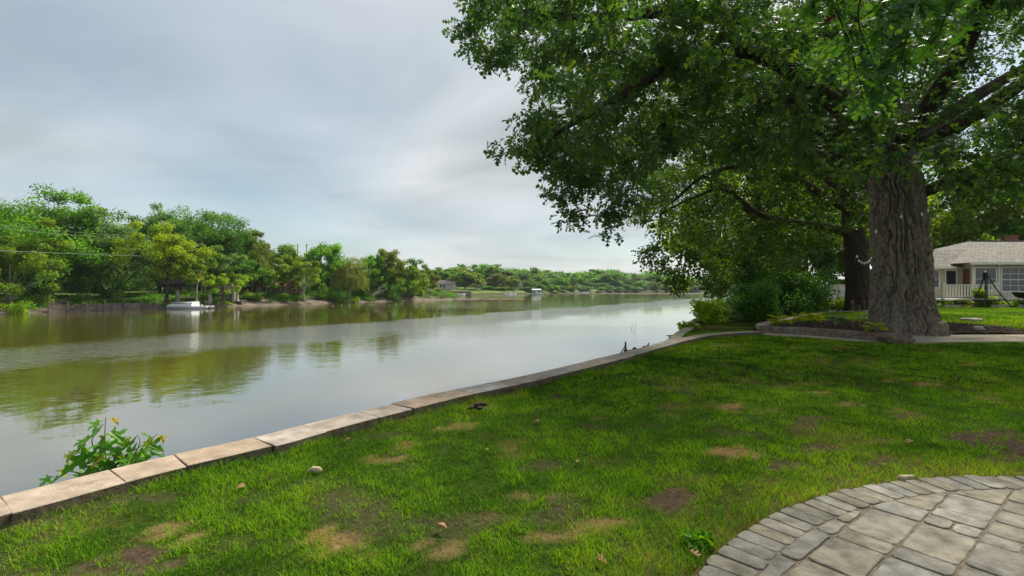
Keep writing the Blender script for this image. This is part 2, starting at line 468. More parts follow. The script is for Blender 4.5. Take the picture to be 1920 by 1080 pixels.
# ------------------------------------------------------------------ materials of the setting
def lawn_soil_mat():
    m, nt, n, l = newmat('lawn_soil')
    out = n('ShaderNodeOutputMaterial'); b = n('ShaderNodeBsdfPrincipled'); b.inputs['Roughness'].default_value = 1.0; b.inputs['Specular IOR Level'].default_value = 0.0
    geo = n('ShaderNodeNewGeometry')
    def ramp(scale, a, c, lo=.3, hi=.7):
        t = n('ShaderNodeTexNoise'); t.inputs['Scale'].default_value = scale; t.inputs['Detail'].default_value = 8; t.inputs['Roughness'].default_value = .65
        l(geo.outputs['Position'], t.inputs['Vector'])
        r = n('ShaderNodeValToRGB'); r.color_ramp.elements[0].position = lo; r.color_ramp.elements[1].position = hi
        r.color_ramp.elements[0].color = (*a, 1); r.color_ramp.elements[1].color = (*c, 1); l(t.outputs['Fac'], r.inputs[0]); return t, r
    t1, g = ramp(14, (0.018, 0.030, 0.006), (0.055, 0.090, 0.014))
    t2, d = ramp(30, (0.15, 0.095, 0.040), (0.38, 0.26, 0.12))
    t3, s = ramp(24, (0.030, 0.021, 0.014), (0.115, 0.085, 0.062))
    ad = n('ShaderNodeAttribute'); ad.attribute_name = 'dry'; ab = n('ShaderNodeAttribute'); ab.attribute_name = 'bare'
    m1 = n('ShaderNodeMixRGB'); l(ad.outputs['Fac'], m1.inputs[0]); l(g.outputs[0], m1.inputs[1]); l(d.outputs[0], m1.inputs[2])
    m2 = n('ShaderNodeMixRGB'); l(ab.outputs['Fac'], m2.inputs[0]); l(m1.outputs[0], m2.inputs[1]); l(s.outputs[0], m2.inputs[2])
    l(m2.outputs[0], b.inputs['Base Color'])
    bp = n('ShaderNodeBump'); bp.inputs['Strength'].default_value = 0.9; bp.inputs['Distance'].default_value = 0.03
    l(t3.outputs['Fac'], bp.inputs['Height']); l(bp.outputs[0], b.inputs['Normal']); l(b.outputs[0], out.inputs[0])
    return m
def grass_mat():
    m, nt, n, l = newmat('grass_blade')
    out = n('ShaderNodeOutputMaterial'); b = n('ShaderNodeBsdfDiffuse'); tr = n('ShaderNodeBsdfTranslucent'); mx = n('ShaderNodeMixShader'); mx.inputs[0].default_value = 0.35
    a1 = n('ShaderNodeAttribute'); a1.attribute_name = 'rnd'; a2 = n('ShaderNodeAttribute'); a2.attribute_name = 'dry'
    r = n('ShaderNodeValToRGB')
    r.color_ramp.elements[0].color = (0.040, 0.120, 0.017, 1); r.color_ramp.elements[1].color = (0.260, 0.395, 0.026, 1)
    e = r.color_ramp.elements.new(0.5); e.color = (0.135, 0.300, 0.016, 1)
    l(a1.outputs['Fac'], r.inputs[0])
    s = n('ShaderNodeValToRGB'); s.color_ramp.elements[0].color = (0.20, 0.135, 0.050, 1); s.color_ramp.elements[1].color = (0.50, 0.36, 0.155, 1); l(a1.outputs['Fac'], s.inputs[0])
    m1 = n('ShaderNodeMixRGB'); l(a2.outputs['Fac'], m1.inputs[0]); l(r.outputs[0], m1.inputs[1]); l(s.outputs[0], m1.inputs[2])
    l(m1.outputs[0], b.inputs['Color'])
    mu = n('ShaderNodeMixRGB'); mu.blend_type = 'MULTIPLY'; mu.inputs[0].default_value = 1; mu.inputs[2].default_value = (1.5, 1.6, 0.3, 1)
    l(m1.outputs[0], mu.inputs[1]); l(mu.outputs[0], tr.inputs['Color']); l(b.outputs[0], mx.inputs[1]); l(tr.outputs[0], mx.inputs[2]); l(mx.outputs[0], out.inputs[0])
    return m
def water_mat():
    m, nt, n, l = newmat('river_water')
    out = n('ShaderNodeOutputMaterial'); b = n('ShaderNodeBsdfPrincipled')
    b.inputs['Base Color'].default_value = (0.098, 0.078, 0.014, 1)
    b.inputs['Roughness'].default_value = 0.045; b.inputs['IOR'].default_value = 1.5
    geo = n('ShaderNodeNewGeometry')
    def nz(scale, stretch, rot, detail=3, rough=.5, loc=(0, 0, 0)):
        mp = n('ShaderNodeMapping'); mp.inputs['Scale'].default_value = stretch; mp.inputs['Rotation'].default_value = (0, 0, rot); mp.inputs['Location'].default_value = loc
        l(geo.outputs['Position'], mp.inputs[0])
        t = n('ShaderNodeTexNoise'); t.inputs['Scale'].default_value = scale; t.inputs['Detail'].default_value = detail; t.inputs['Roughness'].default_value = rough
        l(mp.outputs[0], t.inputs['Vector']); return t
    swell = nz(0.9, (1, 1, 1), 0.2, 2)
    rip = nz(3.2, (0.55, 1.2, 1), 0.35, 3, .55)
    # breeze lanes: long streaks of ruffled water running with the river
    lane = nz(0.030, (0.22, 1.0, 1), 0.85, 3, .5, (1.3, 4.2, 0))
    lr = n('ShaderNodeValToRGB'); lr.color_ramp.elements[0].position = 0.46; lr.color_ramp.elements[0].color = (0.10, 0.10, 0.10, 1); lr.color_ramp.elements[1].position = 0.60; lr.color_ramp.elements[1].color = (1, 1, 1, 1)
    l(lane.outputs['Fac'], lr.inputs[0])
    # the main wind lane: a band of ruffled water slanting across the river
    dt = n('ShaderNodeVectorMath'); dt.operation = 'DOT_PRODUCT'; dt.inputs[1].default_value = (.817, -.576, 0); l(geo.outputs['Position'], dt.inputs[0])
    wv = nz(.09, (1, 1, 1), 0, 4, .6, (7, 3, 0)); wm = n('ShaderNodeMath'); wm.operation = 'MULTIPLY_ADD'; wm.inputs[1].default_value = 13.0; l(wv.outputs['Fac'], wm.inputs[0]); l(dt.outputs['Value'], wm.inputs[2])
    ad = n('ShaderNodeMath'); ad.operation = 'ADD'; ad.inputs[1].default_value = 32.0 - 6.5; l(wm.outputs[0], ad.inputs[0])
    ab = n('ShaderNodeMath'); ab.operation = 'ABSOLUTE'; l(ad.outputs[0], ab.inputs[0])
    mr = n('ShaderNodeMapRange'); mr.inputs[1].default_value = 6.5; mr.inputs[2].default_value = 2.5; mr.inputs[3].default_value = 0; mr.inputs[4].default_value = 1; l(ab.outputs[0], mr.inputs[0])
    lmx = n('ShaderNodeMath'); lmx.operation = 'MULTIPLY_ADD'; lmx.inputs[1].default_value = 1.6; l(mr.outputs[0], lmx.inputs[0])
    lsc = n('ShaderNodeMath'); lsc.operation = 'MULTIPLY'; lsc.inputs[1].default_value = .35; l(lr.outputs[0], lsc.inputs[0]); l(lsc.outputs[0], lmx.inputs[2])
    mu = n('ShaderNodeMath'); mu.operation = 'MULTIPLY'; l(rip.outputs['Fac'], mu.inputs[0]); l(lmx.outputs[0], mu.inputs[1])
    b1 = n('ShaderNodeBump'); b1.inputs['Strength'].default_value = 1.0; b1.inputs['Distance'].default_value = 0.035; l(mu.outputs[0], b1.inputs['Height'])
    b2 = n('ShaderNodeBump'); b2.inputs['Strength'].default_value = 1.0; b2.inputs['Distance'].default_value = 0.009; l(swell.outputs['Fac'], b2.inputs['Height']); l(b1.outputs[0], b2.inputs['Normal'])
    l(b2.outputs[0], b.inputs['Normal'])
    gl = n('ShaderNodeBsdfGlossy'); gl.inputs['Color'].default_value = (.95, .97, .98, 1); gl.inputs['Roughness'].default_value = .04; l(b2.outputs[0], gl.inputs['Normal'])
    ms = n('ShaderNodeMixShader'); ms.inputs[0].default_value = .40; l(b.outputs[0], ms.inputs[1]); l(gl.outputs[0], ms.inputs[2]); l(ms.outputs[0], out.inputs[0])
    return m
M['lawn_soil'] = lawn_soil_mat(); M['grass'] = grass_mat(); M['water'] = water_mat()
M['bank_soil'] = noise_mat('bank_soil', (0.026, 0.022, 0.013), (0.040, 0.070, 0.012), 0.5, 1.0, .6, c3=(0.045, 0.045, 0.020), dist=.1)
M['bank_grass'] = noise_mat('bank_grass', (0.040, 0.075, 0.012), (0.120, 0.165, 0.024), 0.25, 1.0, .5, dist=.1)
M['mud'] = noise_mat('mud', (0.060, 0.046, 0.032), (0.17, 0.135, 0.10), 0.6, .9, .4, dist=.05)
M['sand'] = noise_mat('sand', (0.26, 0.19, 0.12), (0.42, 0.32, 0.22), 0.4, .9, .3, dist=.05)
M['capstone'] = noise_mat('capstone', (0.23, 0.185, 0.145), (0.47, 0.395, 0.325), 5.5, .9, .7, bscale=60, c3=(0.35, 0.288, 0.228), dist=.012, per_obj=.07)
M['cap_side'] = noise_mat('cap_side', (0.070, 0.053, 0.038), (0.24, 0.185, 0.135), 14, .95, 1.0, bscale=45, dist=.03)  # darker than the tops: rough soiled face, with its shade put into the colour
M['wall_block'] = noise_mat('wall_block', (0.12, 0.095, 0.070), (0.30, 0.235, 0.175), 9, .95, .9, bscale=30, dist=.03, per_obj=.14)
M['concrete'] = noise_mat('concrete', (0.30, 0.26, 0.20), (0.46, 0.40, 0.32), 2.5, .92, .25, bscale=60, dist=.01)
M['joint_sand'] = noise_mat('joint_sand', (0.090, 0.076, 0.056), (0.23, 0.195, 0.145), 20, 1, .6, dist=.02)
M['paver'] = noise_mat('paver', (0.105, 0.098, 0.078), (0.330, 0.302, 0.238), 9.0, .85, .8, bscale=60, c3=(0.215, 0.200, 0.158), dist=.014, per_obj=.24, spec=.35)
M['mulch'] = noise_mat('mulch', (0.018, 0.012, 0.009), (0.070, 0.045, 0.032), 16, 1, .9, dist=.04)
M['chip'] = noise_mat('chip', (0.022, 0.014, 0.010), (0.130, 0.085, 0.060), 8, 1, .5)
M['boulder'] = noise_mat('boulder', (0.13, 0.085, 0.055), (0.40, 0.295, 0.21), 4.5, .9, .7, bscale=14, c3=(0.17, 0.13, 0.10), dist=.04)
M['slate'] = noise_mat('slate', (0.25, 0.22, 0.18), (0.42, 0.38, 0.32), 5, .9, .4)

# ------------------------------------------------------------------ river and ground
b = MB(); b.add([(-3000, -200, 0), (3000, -200, 0), (3000, 3500, 0), (-3000, 3500, 0)], [(0, 1, 2, 3)])
tag(b.build('river_water', M['water']), 'calm muddy green river with ruffled streaks', kind='structure')
b = MB(); lp = land_poly[::-1]
b.prism(lp, -1.5, LZ - 0.09)
tag(b.build('near_bank_ground', M['bank_soil']), 'soil of the near bank under the lawn', kind='structure')
def grid_sheet(name, x0, x1, y0, y1, step, keep, zf, mat, label, attrs=True):
    nx = int((x1 - x0) / step) + 1; ny = int((y1 - y0) / step) + 1
    X, Y = np.meshgrid(np.linspace(x0, x1, nx), np.linspace(y0, y1, ny))
    x = X.ravel(); y = Y.ravel(); z = zf(x, y); ok = keep(x, y)
    i = np.arange(nx * ny).reshape(ny, nx)
    q = np.stack([i[:-1, :-1], i[:-1, 1:], i[1:, 1:], i[1:, :-1]], -1).reshape(-1, 4)
    q = q[ok[q].all(1)]
    used = np.unique(q); mp = -np.ones(nx * ny, int); mp[used] = np.arange(len(used))
    at = None
    if attrs:
        dry, bare = patch_maps(x[used], y[used]); at = {'dry': dry, 'bare': bare}
    me = fastmesh(name, np.c_[x, y, z][used], mp[q], at, smooth=True)
    return tag(link(name, me, mat), label, kind='structure')
# lawn edge follows the middle of the capstones so that no ragged edge shows
def poly_len(p): return np.r_[0, np.cumsum(np.linalg.norm(np.diff(p, axis=0), axis=1))]
def resample(p, s):
    L = poly_len(p); return np.c_[np.interp(s, L, p[:, 0]), np.interp(s, L, p[:, 1])]
def normals2(p):
    t = unit(np.gradient(p, axis=0)); return np.c_[t[:, 1], -t[:, 0]]     # to the right of travel
CAPW = 0.39
wn = normals2(wall_curve)
wall_mid = wall_curve + wn * CAPW * 0.5
shore_in = shore_curve + normals2(shore_curve) * 0.12
path_near = np.array([(7.75, 15.05), (8.3, 14.75), (8.85, 14.25), (9.25, 13.6), (9.75, 12.95), (10.6, 12.72), (11.6, 12.95), (14, 13.1), (20, 13.2), (46, 13.4)])
path_far = np.array([(8.05, 15.75), (8.9, 14.95), (9.7, 13.75), (10.15, 13.25), (10.75, 13.0), (11.2, 14.3), (12.0, 14.75), (14, 14.95), (20, 15.0), (46, 15.2)])
near_lawn = np.vstack([wall_mid[:i_turn + 1], wall_mid[i_turn + 1:], path_near[1:], [[46, -14], [wall_mid[0][0], -14]]])
corner_lawn = np.vstack([wall_mid[i_turn:], bed_back[1:5] + np.array([-.1, .1]), [[12.6, 24.5], [10.5, 24.6]], shore_in[::-1][-41:]])
def lawn_keep(x, y):
    return inpoly(x, y, near_lawn) & (np.hypot(x - PC[0], y - PC[1]) > PR - 0.12)
grid_sheet('lawn', -7, 24, -4, 16, 0.09, lawn_keep, lawn_z, M['lawn_soil'], 'green lawn with bare and straw-dry patches')
grid_sheet('corner_lawn', 3, 14, 11, 25, 0.10, lambda x, y: inpoly(x, y, corner_lawn), lambda x, y: lawn_z(x, y) - 0.01, M['lawn_soil'], 'small grassy corner between the river edge and the planting bed')
upper_poly = np.vstack([bed_front[::-1][1:], bed_back[1:], [[25.4, 31], [28, 62], [90, 70], [90, 15.1]], path_far[::-1][:5]])
def in_mulch(x, y):
    q = np.c_[x, y, np.zeros_like(x)]
    e = np.hypot((x - 12.3) / 4.6, (y - 15.9) / 2.3) + 0.25 * (vn(q * 1.3, 31) - .5)
    return e < 1.0
def up_keep(x, y):
    return inpoly(x, y, upper_poly)
grid_sheet('upper_lawn', 7, 60, 12, 62, 0.20, up_keep, upper_z, M['lawn_soil'], 'shaded lawn behind the planting bed', attrs=True)
grid_sheet('mulch_bed', 7.4, 17.4, 12.9, 18.6, 0.07, lambda x, y: up_keep(x, y) & in_mulch(x, y),
           lambda x, y: upper_z(x, y) + 0.012 + 0.03 * vn(np.c_[x, y, 0 * x] * 6, 32), M['mulch'], 'dark bark mulch round the big oak', attrs=False)
# concrete path
pf = resample(path_far, np.linspace(0, poly_len(path_far)[-1], 40)); pn = resample(path_near, np.linspace(0, poly_len(path_near)[-1], 40))
b = MB()
for i in range(39):
    q = [pn[i], pn[i + 1], pf[i + 1], pf[i]]
    b.prism(q, LZ - 0.2, LZ + 0.008)
tag(b.build('concrete_path', M['concrete']), 'pale concrete path between the lawn and the planting bed', kind='structure')

# ------------------------------------------------------------------ retaining wall with capstones
wallT = thing('retaining_wall', 'long curved retaining wall topped with tan capstones along the river', 'wall', (0, 6, 0))
b = MB(); wi = wall_curve + wn * (CAPW - 0.05); wo = wall_curve + wn * 0.05
for i in range(len(wall_curve) - 1):
    b.prism([wo[i], wi[i], wi[i + 1], wo[i + 1]][::1], -1.2 if i < i_turn else LZ - .3, CAPZ - 0.085)
b.build('wall_body', M['wall_block'], wallT)
Lw = poly_len(wall_curve)
joint_px = [(0, 931), (205, 880), (325, 852), (475, 820), (565, 797), (673, 771), (735, 756), (815, 738), (857, 730), (920, 717), (970, 706), (1002, 699), (1030, 693)]
def near_s(q): return Lw[int(np.argmin(np.linalg.norm(wall_curve - q, axis=1)))]
js = [near_s(G(x, y, CAPZ)[:2]) for x, y in joint_px]
rr = random.Random(3)
pre = []; s = js[0]
while s > 9.0: s -= rr.uniform(.42, .64); pre.append(s)
post = []; s = js[-1]
while s < Lw[-1] - 0.3: s += rr.uniform(.42, .66); post.append(min(s, Lw[-1]))
js = sorted(pre) + js + post
for a, c in zip(js[:-1], js[1:]):
    if c - a < 0.12: continue
    ss = np.linspace(a + 0.0025, c - 0.0025, 4)
    po = resample(wall_curve, ss); nn = resample(wn, ss) if False else None
    tt = unit(resample(wall_curve, ss + .02) - resample(wall_curve, ss - .02)); nn = np.c_[tt[:, 1], -tt[:, 0]]
    w = CAPW + rr.uniform(-.012, .012); o0 = rr.uniform(-.012, .012)
    sk = rr.uniform(-.03, .03)                          # joints are not quite square
    pin = po + nn * w + tt * np.array([sk, 0, 0, sk])[:, None] * 0.5
    pou = po + nn * o0
    dz = rr.uniform(-.003, .003)
    b = MB(); b.prism(list(pou) + list(pin[::-1]) if False else list(pin) + list(pou[::-1]), CAPZ - 0.10 + dz, CAPZ + dz, 0.005)
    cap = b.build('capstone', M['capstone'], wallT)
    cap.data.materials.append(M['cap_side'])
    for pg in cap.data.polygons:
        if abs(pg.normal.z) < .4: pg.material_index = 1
# concrete edge along the corner lawn
edge = shore_curve[1:33]; en = normals2(edge)
eT = thing('river_edging', 'low tan concrete edging between corner lawn and the river', 'edging', (6, 16, 1))
for i in range(0, len(edge) - 3, 3):
    p = edge[i:i + 4]; q = p + en[i:i + 4] * 0.30
    b = MB(); b.prism(list(q) + list(p[::-1]), LZ - .25, LZ + 0.035 + rr.uniform(-.006, .006), .01); b.build('edging_block', M['concrete'], eT)

# ------------------------------------------------------------------ planting bed wall
bedT = thing('planting_bed_wall', 'low tan block wall round the mulched oak bed', 'wall', (8.4, 15.6, LZ))
def block_row(line, z0, z1, wid, lo, hi, name, mat, parent, off=0.0, ch=.01):
    L = poly_len(line); s = 0.0
    while s < L[-1] - 0.12:
        e = min(s + rr.uniform(lo, hi), L[-1])
        ss = np.linspace(s + .004, e - .004, 3); p = resample(line, ss)
        t = unit(resample(line, np.minimum(ss + .03, L[-1])) - resample(line, np.maximum(ss - .03, 0))); nn = np.c_[-t[:, 1], t[:, 0]]
        a = p - nn * (off + rr.uniform(-.008, .008)); c = p + nn * wid
        b = MB(); b.prism(list(a) + list(c[::-1]), z0, z1 + rr.uniform(-.004, .004), ch); b.build(name, mat, parent)
        s = e
fl = catmull(bed_front, 6); bl = catmull(bed_back, 6)[::-1]
block_row(fl, LZ - .06, LZ + .118, .24, .34, .48, 'block', M['wall_block'], bedT)
block_row(fl, LZ + .121, LZ + .222, .30, .40, .56, 'capstone', M['wall_block'], bedT, off=.02)
block_row(bl, LZ - .06, LZ + .118, .26, .42, .6, 'block', M['wall_block'], bedT)
block_row(bl, LZ + .121, LZ + .222, .34, .45, .62, 'capstone', M['capstone'], bedT, off=.03)

# ------------------------------------------------------------------ paved patio, each paver a piece
def clip_half(poly, n, c):
    o = []
    for i in range(len(poly)):
        a, e = poly[i], poly[(i + 1) % len(poly)]
        da, de = np.dot(n, a) - c, np.dot(n, e) - c
        if da <= 0: o.append(a)
        if (da < 0 < de) or (de < 0 < da): o.append(a + (e - a) * (da / (da - de)))
    return o
patio = MB().prism([PC + PR * np.array([math.cos(t), math.sin(t)]) * .995 for t in np.linspace(0, 2 * PI, 96, endpoint=False)], LZ - .30, LZ - .002).build('patio', M['joint_sand'])
tag(patio, 'round paved patio of grey tumbled stones with a border course', kind='structure')
def rough_outline(poly, jit, seg):
    """tumbled edges: subdivide and nick the outline, round the corners"""
    p = [np.asarray(q) for q in poly]; o = []
    for i in range(len(p)):
        a, c, e = p[i - 1], p[i], p[(i + 1) % len(p)]
        l1 = np.linalg.norm(a - c); l2 = np.linalg.norm(e - c); k = min(.022, l1 * .3, l2 * .3)
        o.append(c + (a - c) / (l1 + 1e-9) * k); o.append(c + (e - c) / (l2 + 1e-9) * k)
        m = int(l2 / seg)
        for j in range(1, m): o.append(c + (e - c) * (j / m) + np.array([rr.uniform(-jit, jit), rr.uniform(-jit, jit)]))
    return o
def paver(poly, name='paver'):
    c = np.mean(poly, 0)
    if not (-1.5 < c[0] < 7.6 and 0.6 < c[1] < 5.0): return
    dz = rr.uniform(-.004, .004)
    MB().prism(rough_outline(poly, .0035, .06), LZ - .06, LZ + .006 + dz, .0038).build(name, M['paver'], patio)
SOL, SW = 0.235, 0.128
nsol = int(2 * PI * (PR - .1) / SW)
for k in range(nsol):
    a0, a1 = 2 * PI * k / nsol, 2 * PI * (k + 1) / nsol
    g = .0045
    e = [np.array([math.cos(a), math.sin(a)]) for a in (a0, a1)]
    t = np.array([-math.sin((a0 + a1) / 2), math.cos((a0 + a1) / 2)])
    r1 = PR + rr.uniform(-.012, .008)
    q = [PC + e[0] * (r1 - SOL) + t * g, PC + e[0] * r1 + t * g, PC + e[1] * r1 - t * g, PC + e[1] * (r1 - SOL) - t * g]
    paver(q, 'border_paver')
ang = R(37); U = np.array([math.cos(ang), math.sin(ang)]); Vv = np.array([-math.sin(ang), math.cos(ang)])
RI = PR - SOL - .012
v = -RI
while v < RI:
    h = rr.choice((.30, .26, .30, .34)); s = -RI + rr.uniform(0, .3)
    while s < RI:
        w = rr.choice((.17, .24, .24, .31, .38, .45))
        cells = [(s, s + w, v, v + h)] if (w > .2 or rr.random() < .6) else [(s, s + w, v, v + h * .5), (s, s + w, v + h * .5, v + h)]
        for (sa, sb, va, vb) in cells:
            g = .007
            q = [PC + U * x + Vv * y for x, y in ((sa + g, va + g), (sb - g, va + g), (sb - g, vb - g), (sa + g, vb - g))]
            for t in np.linspace(0, 2 * PI, 90, endpoint=False):
                if len(q) < 3: break
                nrm = np.array([math.cos(t), math.sin(t)]); q = clip_half(q, nrm, np.dot(nrm, PC) + RI)
            if len(q) >= 3:
                q = [np.array(p) for p in q]; keep = [q[0]]
                for p in q[1:]:
                    if np.linalg.norm(p - keep[-1]) > .02: keep.append(p)
                if len(keep) >= 3:
                    A = 0.5 * abs(sum(keep[i - 1][0] * keep[i][1] - keep[i][0] * keep[i - 1][1] for i in range(len(keep))))
                    if A > .004: paver(keep)
        s += w
    v += h

# ------------------------------------------------------------------ grass blades
def blades(x, y, z, wid, hgt, dry, rnd, seed, segs):
    g = np.random.default_rng(seed); n = len(x)
    a = g.uniform(0, 2 * PI, n); lean = g.uniform(.3, 1.3, n) * hgt; la = g.uniform(0, 2 * PI, n)
    sx, sy = np.cos(a) * wid / 2, np.sin(a) * wid / 2
    lx, ly = np.cos(la) * lean, np.sin(la) * lean
    B = np.c_[x, y, z]
    if segs == 1:
        V = np.stack([B + np.c_[-sx, -sy, 0 * sx], B + np.c_[sx, sy, 0 * sx], B + np.c_[lx, ly, hgt]], 1)
        T = np.array([[0, 1, 2]])
    else:
        mid = B + np.c_[lx * .35, ly * .35, hgt * .62]
        V = np.stack([B + np.c_[-sx, -sy, 0 * sx], B + np.c_[sx, sy, 0 * sx], mid + np.c_[sx * .8, sy * .8, 0 * sx], mid - np.c_[sx * .8, sy * .8, 0 * sx], B + np.c_[lx, ly, hgt * .92]], 1)
        T = np.array([[0, 1, 2], [0, 2, 3], [3, 2, 4]])
    m = V.shape[1]
    Fc = (np.arange(n)[:, None, None] * m + T[None]).reshape(-1, 3)
    return V.reshape(-1, 3), Fc, np.repeat(rnd, m), np.repeat(dry, m)
bl_v = []; bl_f = []; bl_r = []; bl_d = []; off = 0
GR = np.random.default_rng(5)
for bi, (y0, y1, dens, wid, segs) in enumerate(((1.3, 3.0, 7600, .0036, 2), (3.0, 4.6, 5600, .004, 2), (4.6, 7, 3300, .0058, 1), (7, 11, 1500, .0095, 1), (11, 16.5, 720, .014, 1))):
    xm = 1.25 * y1
    n = int((y1 - y0) * 2 * xm * dens)
    x = GR.uniform(-xm, xm, n); y = GR.uniform(y0, y1, n)
    ok = (np.abs(x) < 1.18 * y + .6) & (inpoly(x, y, near_lawn) | inpoly(x, y, corner_lawn)) & (np.hypot(x - PC[0], y - PC[1]) > PR + .004)
    x = x[ok]; y = y[ok]
    # keep grass off the capstones
    dw = np.min(np.hypot(x[:, None] - wall_curve[::2, 0][None], y[:, None] - wall_curve[::2, 1][None]), 1) if len(x) < 400000 else np.ones(len(x))
    ok = dw > CAPW + .005
    x = x[ok]; y = y[ok]; dw = dw[ok]
    dry, bare = patch_maps(x, y)
    q = np.c_[x, y, 0 * x]
    cl = np.clip((vn(q * 5, 40) * .35 + vn(q * 11, 41) * .35 + vn(q * 26, 42) * .3 - .5) * 1.5 + .5, 0, 1)
    keep = GR.random(len(x)) < np.clip((1.12 - bare * 1.12 - dry * .12) * (.1 + 1.55 * cl), 0.0, 1)
    x, y, dry, bare, cl, dw = (a[keep] for a in (x, y, dry, bare, cl, dw))
    tone = vn(np.c_[x, y, 0 * x] * .55, 43) * .35 + vn(np.c_[x, y, 0 * x] * 2.1, 44) * .35 + vn(np.c_[x, y, 0 * x] * 5.5, 46) * .3
    rnd = np.clip(.46 + 2.0 * (tone - .5) + .5 * (cl - .5) + GR.normal(0, .26, len(x)), 0, 1)
    isdry = (GR.random(len(x)) < np.clip(dry * 1.15 + .05, 0, .97)) * GR.uniform(.55, 1, len(x))
    hg = (.018 + .056 * cl) * GR.uniform(.5, 1.35, len(x)) * (1 - .5 * isdry) * (1 - .5 * bare) * (1 + .5 * (dw < CAPW + .12))
    rimd = np.hypot(x - PC[0], y - PC[1]) - PR
    hg *= 1 + .5 * np.clip(1 - rimd / .35, 0, 1)
    v_, f_, r_, d_ = blades(x, y, lawn_z(x, y) - .006, wid * GR.uniform(.7, 1.3, len(x)), hg, isdry, rnd, 60 + bi, segs)
    bl_v.append(v_); bl_f.append(f_ + off); bl_r.append(r_); bl_d.append(d_); off += len(v_)
# upper lawn, farther off
n = 120000
x = GR.uniform(9, 45, n); y = 15.5 + 18 * GR.random(n) ** 1.5
ok = up_keep(x, y) & ~in_mulch(x, y) & (x < 1.15 * y)
x, y = x[ok], y[ok]
rnd = np.clip(.45 + 1.3 * (vn(np.c_[x, y, 0 * x] * .5, 45) - .5) + GR.normal(0, .18, len(x)), 0, 1)
v_, f_, r_, d_ = blades(x, y, upper_z(x, y) - .005, .02 * GR.uniform(.7, 1.4, len(x)), .055 * GR.uniform(.6, 1.3, len(x)), (GR.random(len(x)) < .10) * .8, rnd, 71, 1)
bl_v.append(v_); bl_f.append(f_ + off); bl_r.append(r_); bl_d.append(d_); off += len(v_)
me = fastmesh('grass', np.vstack(bl_v), np.vstack(bl_f), {'rnd': np.concatenate(bl_r), 'dry': np.concatenate(bl_d)})
tag(link('grass', me, M['grass']), 'short green grass blades with straw flecks covering the lawn', 'grass', kind='stuff')
print('grass tris', len(me.polygons))

# bark chips on the mulch
n = 5200
x = GR.uniform(7.8, 17, n); y = GR.uniform(13.2, 18.3, n); ok = up_keep(x, y) & in_mulch(x, y); x, y = x[ok], y[ok]; n = len(x)
z = upper_z(x, y) + .03
C = np.c_[x, y, z]; D = unit(np.c_[GR.normal(size=(n, 2)), GR.normal(size=n) * .35]); S = unit(np.cross(D, GR.normal(size=(n, 3)))); T = np.cross(D, S)
L = GR.uniform(.03, .09, n)[:, None]; W = GR.uniform(.008, .022, n)[:, None]; H = .006
sg = np.array([(-1, -1, -1), (1, -1, -1), (1, 1, -1), (-1, 1, -1), (-1, -1, 1), (1, -1, 1), (1, 1, 1), (-1, 1, 1)])
V = C[:, None] + sg[None, :, 0:1] * (D * L)[:, None] * .5 + sg[None, :, 1:2] * (S * W)[:, None] + sg[None, :, 2:3] * (T * H)[:, None]
Q = np.array([(3, 2, 1, 0), (4, 5, 6, 7), (0, 1, 5, 4), (1, 2, 6, 5), (2, 3, 7, 6), (3, 0, 4, 7)])
me = fastmesh('bark_chips', V.reshape(-1, 3), (np.arange(n)[:, None, None] * 8 + Q[None]).reshape(-1, 4))
tag(link('bark_chips', me, M['chip']), 'loose dark bark chips covering the oak bed', 'mulch', kind='stuff')

# ------------------------------------------------------------------ far banks
left_px = [(-700, 640), (-350, 612), (-120, 597), (0, 590), (90, 585.5), (200, 581.5), (320, 578.5), (470, 573.5), (560, 571), (640, 568), (720, 565.5), (800, 563)]
lb = catmull([G(x, y, 0)[:2] for x, y in left_px] + [P(850, 540, 133)[:2], P(878, 540, 137)[:2]], 6)
far_px = [(560, 240), (700, 232), (800, 224), (885, 226), (940, 245), (1000, 262), (1060, 292), (1120, 330), (1180, 375), (1250, 425), (1330, 500), (1420, 590), (1560, 700), (1900, 800)]
fb = catmull([np.array([(x - 960) / F * d, d]) for x, d in far_px], 6)
def bank_sheet(name, line, prof, mat, label, seed):
    """prof: list of (inland distance, height)"""
    t = unit(np.gradient(line, axis=0)); nn = np.c_[-t[:, 1], t[:, 0]]; n = len(line)
    V = []
    for k, (dd, hh) in enumerate(prof):
        dir_ = nn if dd < 12 else unit(nn * 12 + np.array([-.35, 1.0]) * (dd - 12))
        p = line + dir_ * dd + (vn(np.c_[line * .25, np.full(n, k * 7.)], seed)[:, None] - .5) * nn * min(dd, 3) * .6
        V.append(np.c_[p, hh + (.12 * hh * (vn(np.c_[p * .3, np.zeros(n)], seed + 1) - .5) if k else np.zeros(n))])
    m = len(prof); V = np.vstack(V); i = np.arange(n - 1)
    Fq = np.vstack([np.stack([k * n + i, k * n + i + 1, (k + 1) * n + i + 1, (k + 1) * n + i], 1) for k in range(m - 1)])
    return tag(link(name, fastmesh(name, V, Fq, smooth=True), mat), label, kind='structure')
bank_sheet('left_bank_shore', lb, [(-1.0, -.5), (0, 0.02), (.8, .22), (1.9, .5), (3.6, 1.0), (5.0, 1.25)], M['mud'], 'muddy shore of the opposite bank', 51)
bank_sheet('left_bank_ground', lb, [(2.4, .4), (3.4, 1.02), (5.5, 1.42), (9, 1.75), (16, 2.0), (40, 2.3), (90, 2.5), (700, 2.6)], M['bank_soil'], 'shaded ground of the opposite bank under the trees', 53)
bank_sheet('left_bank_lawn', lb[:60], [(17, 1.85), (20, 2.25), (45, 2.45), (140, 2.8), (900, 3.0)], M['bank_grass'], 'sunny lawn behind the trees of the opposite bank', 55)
bank_sheet('far_bank_shore', fb, [(-1.5, -.4), (0, .05), (1.2, .5), (3.4, .95)], M['bank_soil'], 'low earth shore of the distant bank', 57)
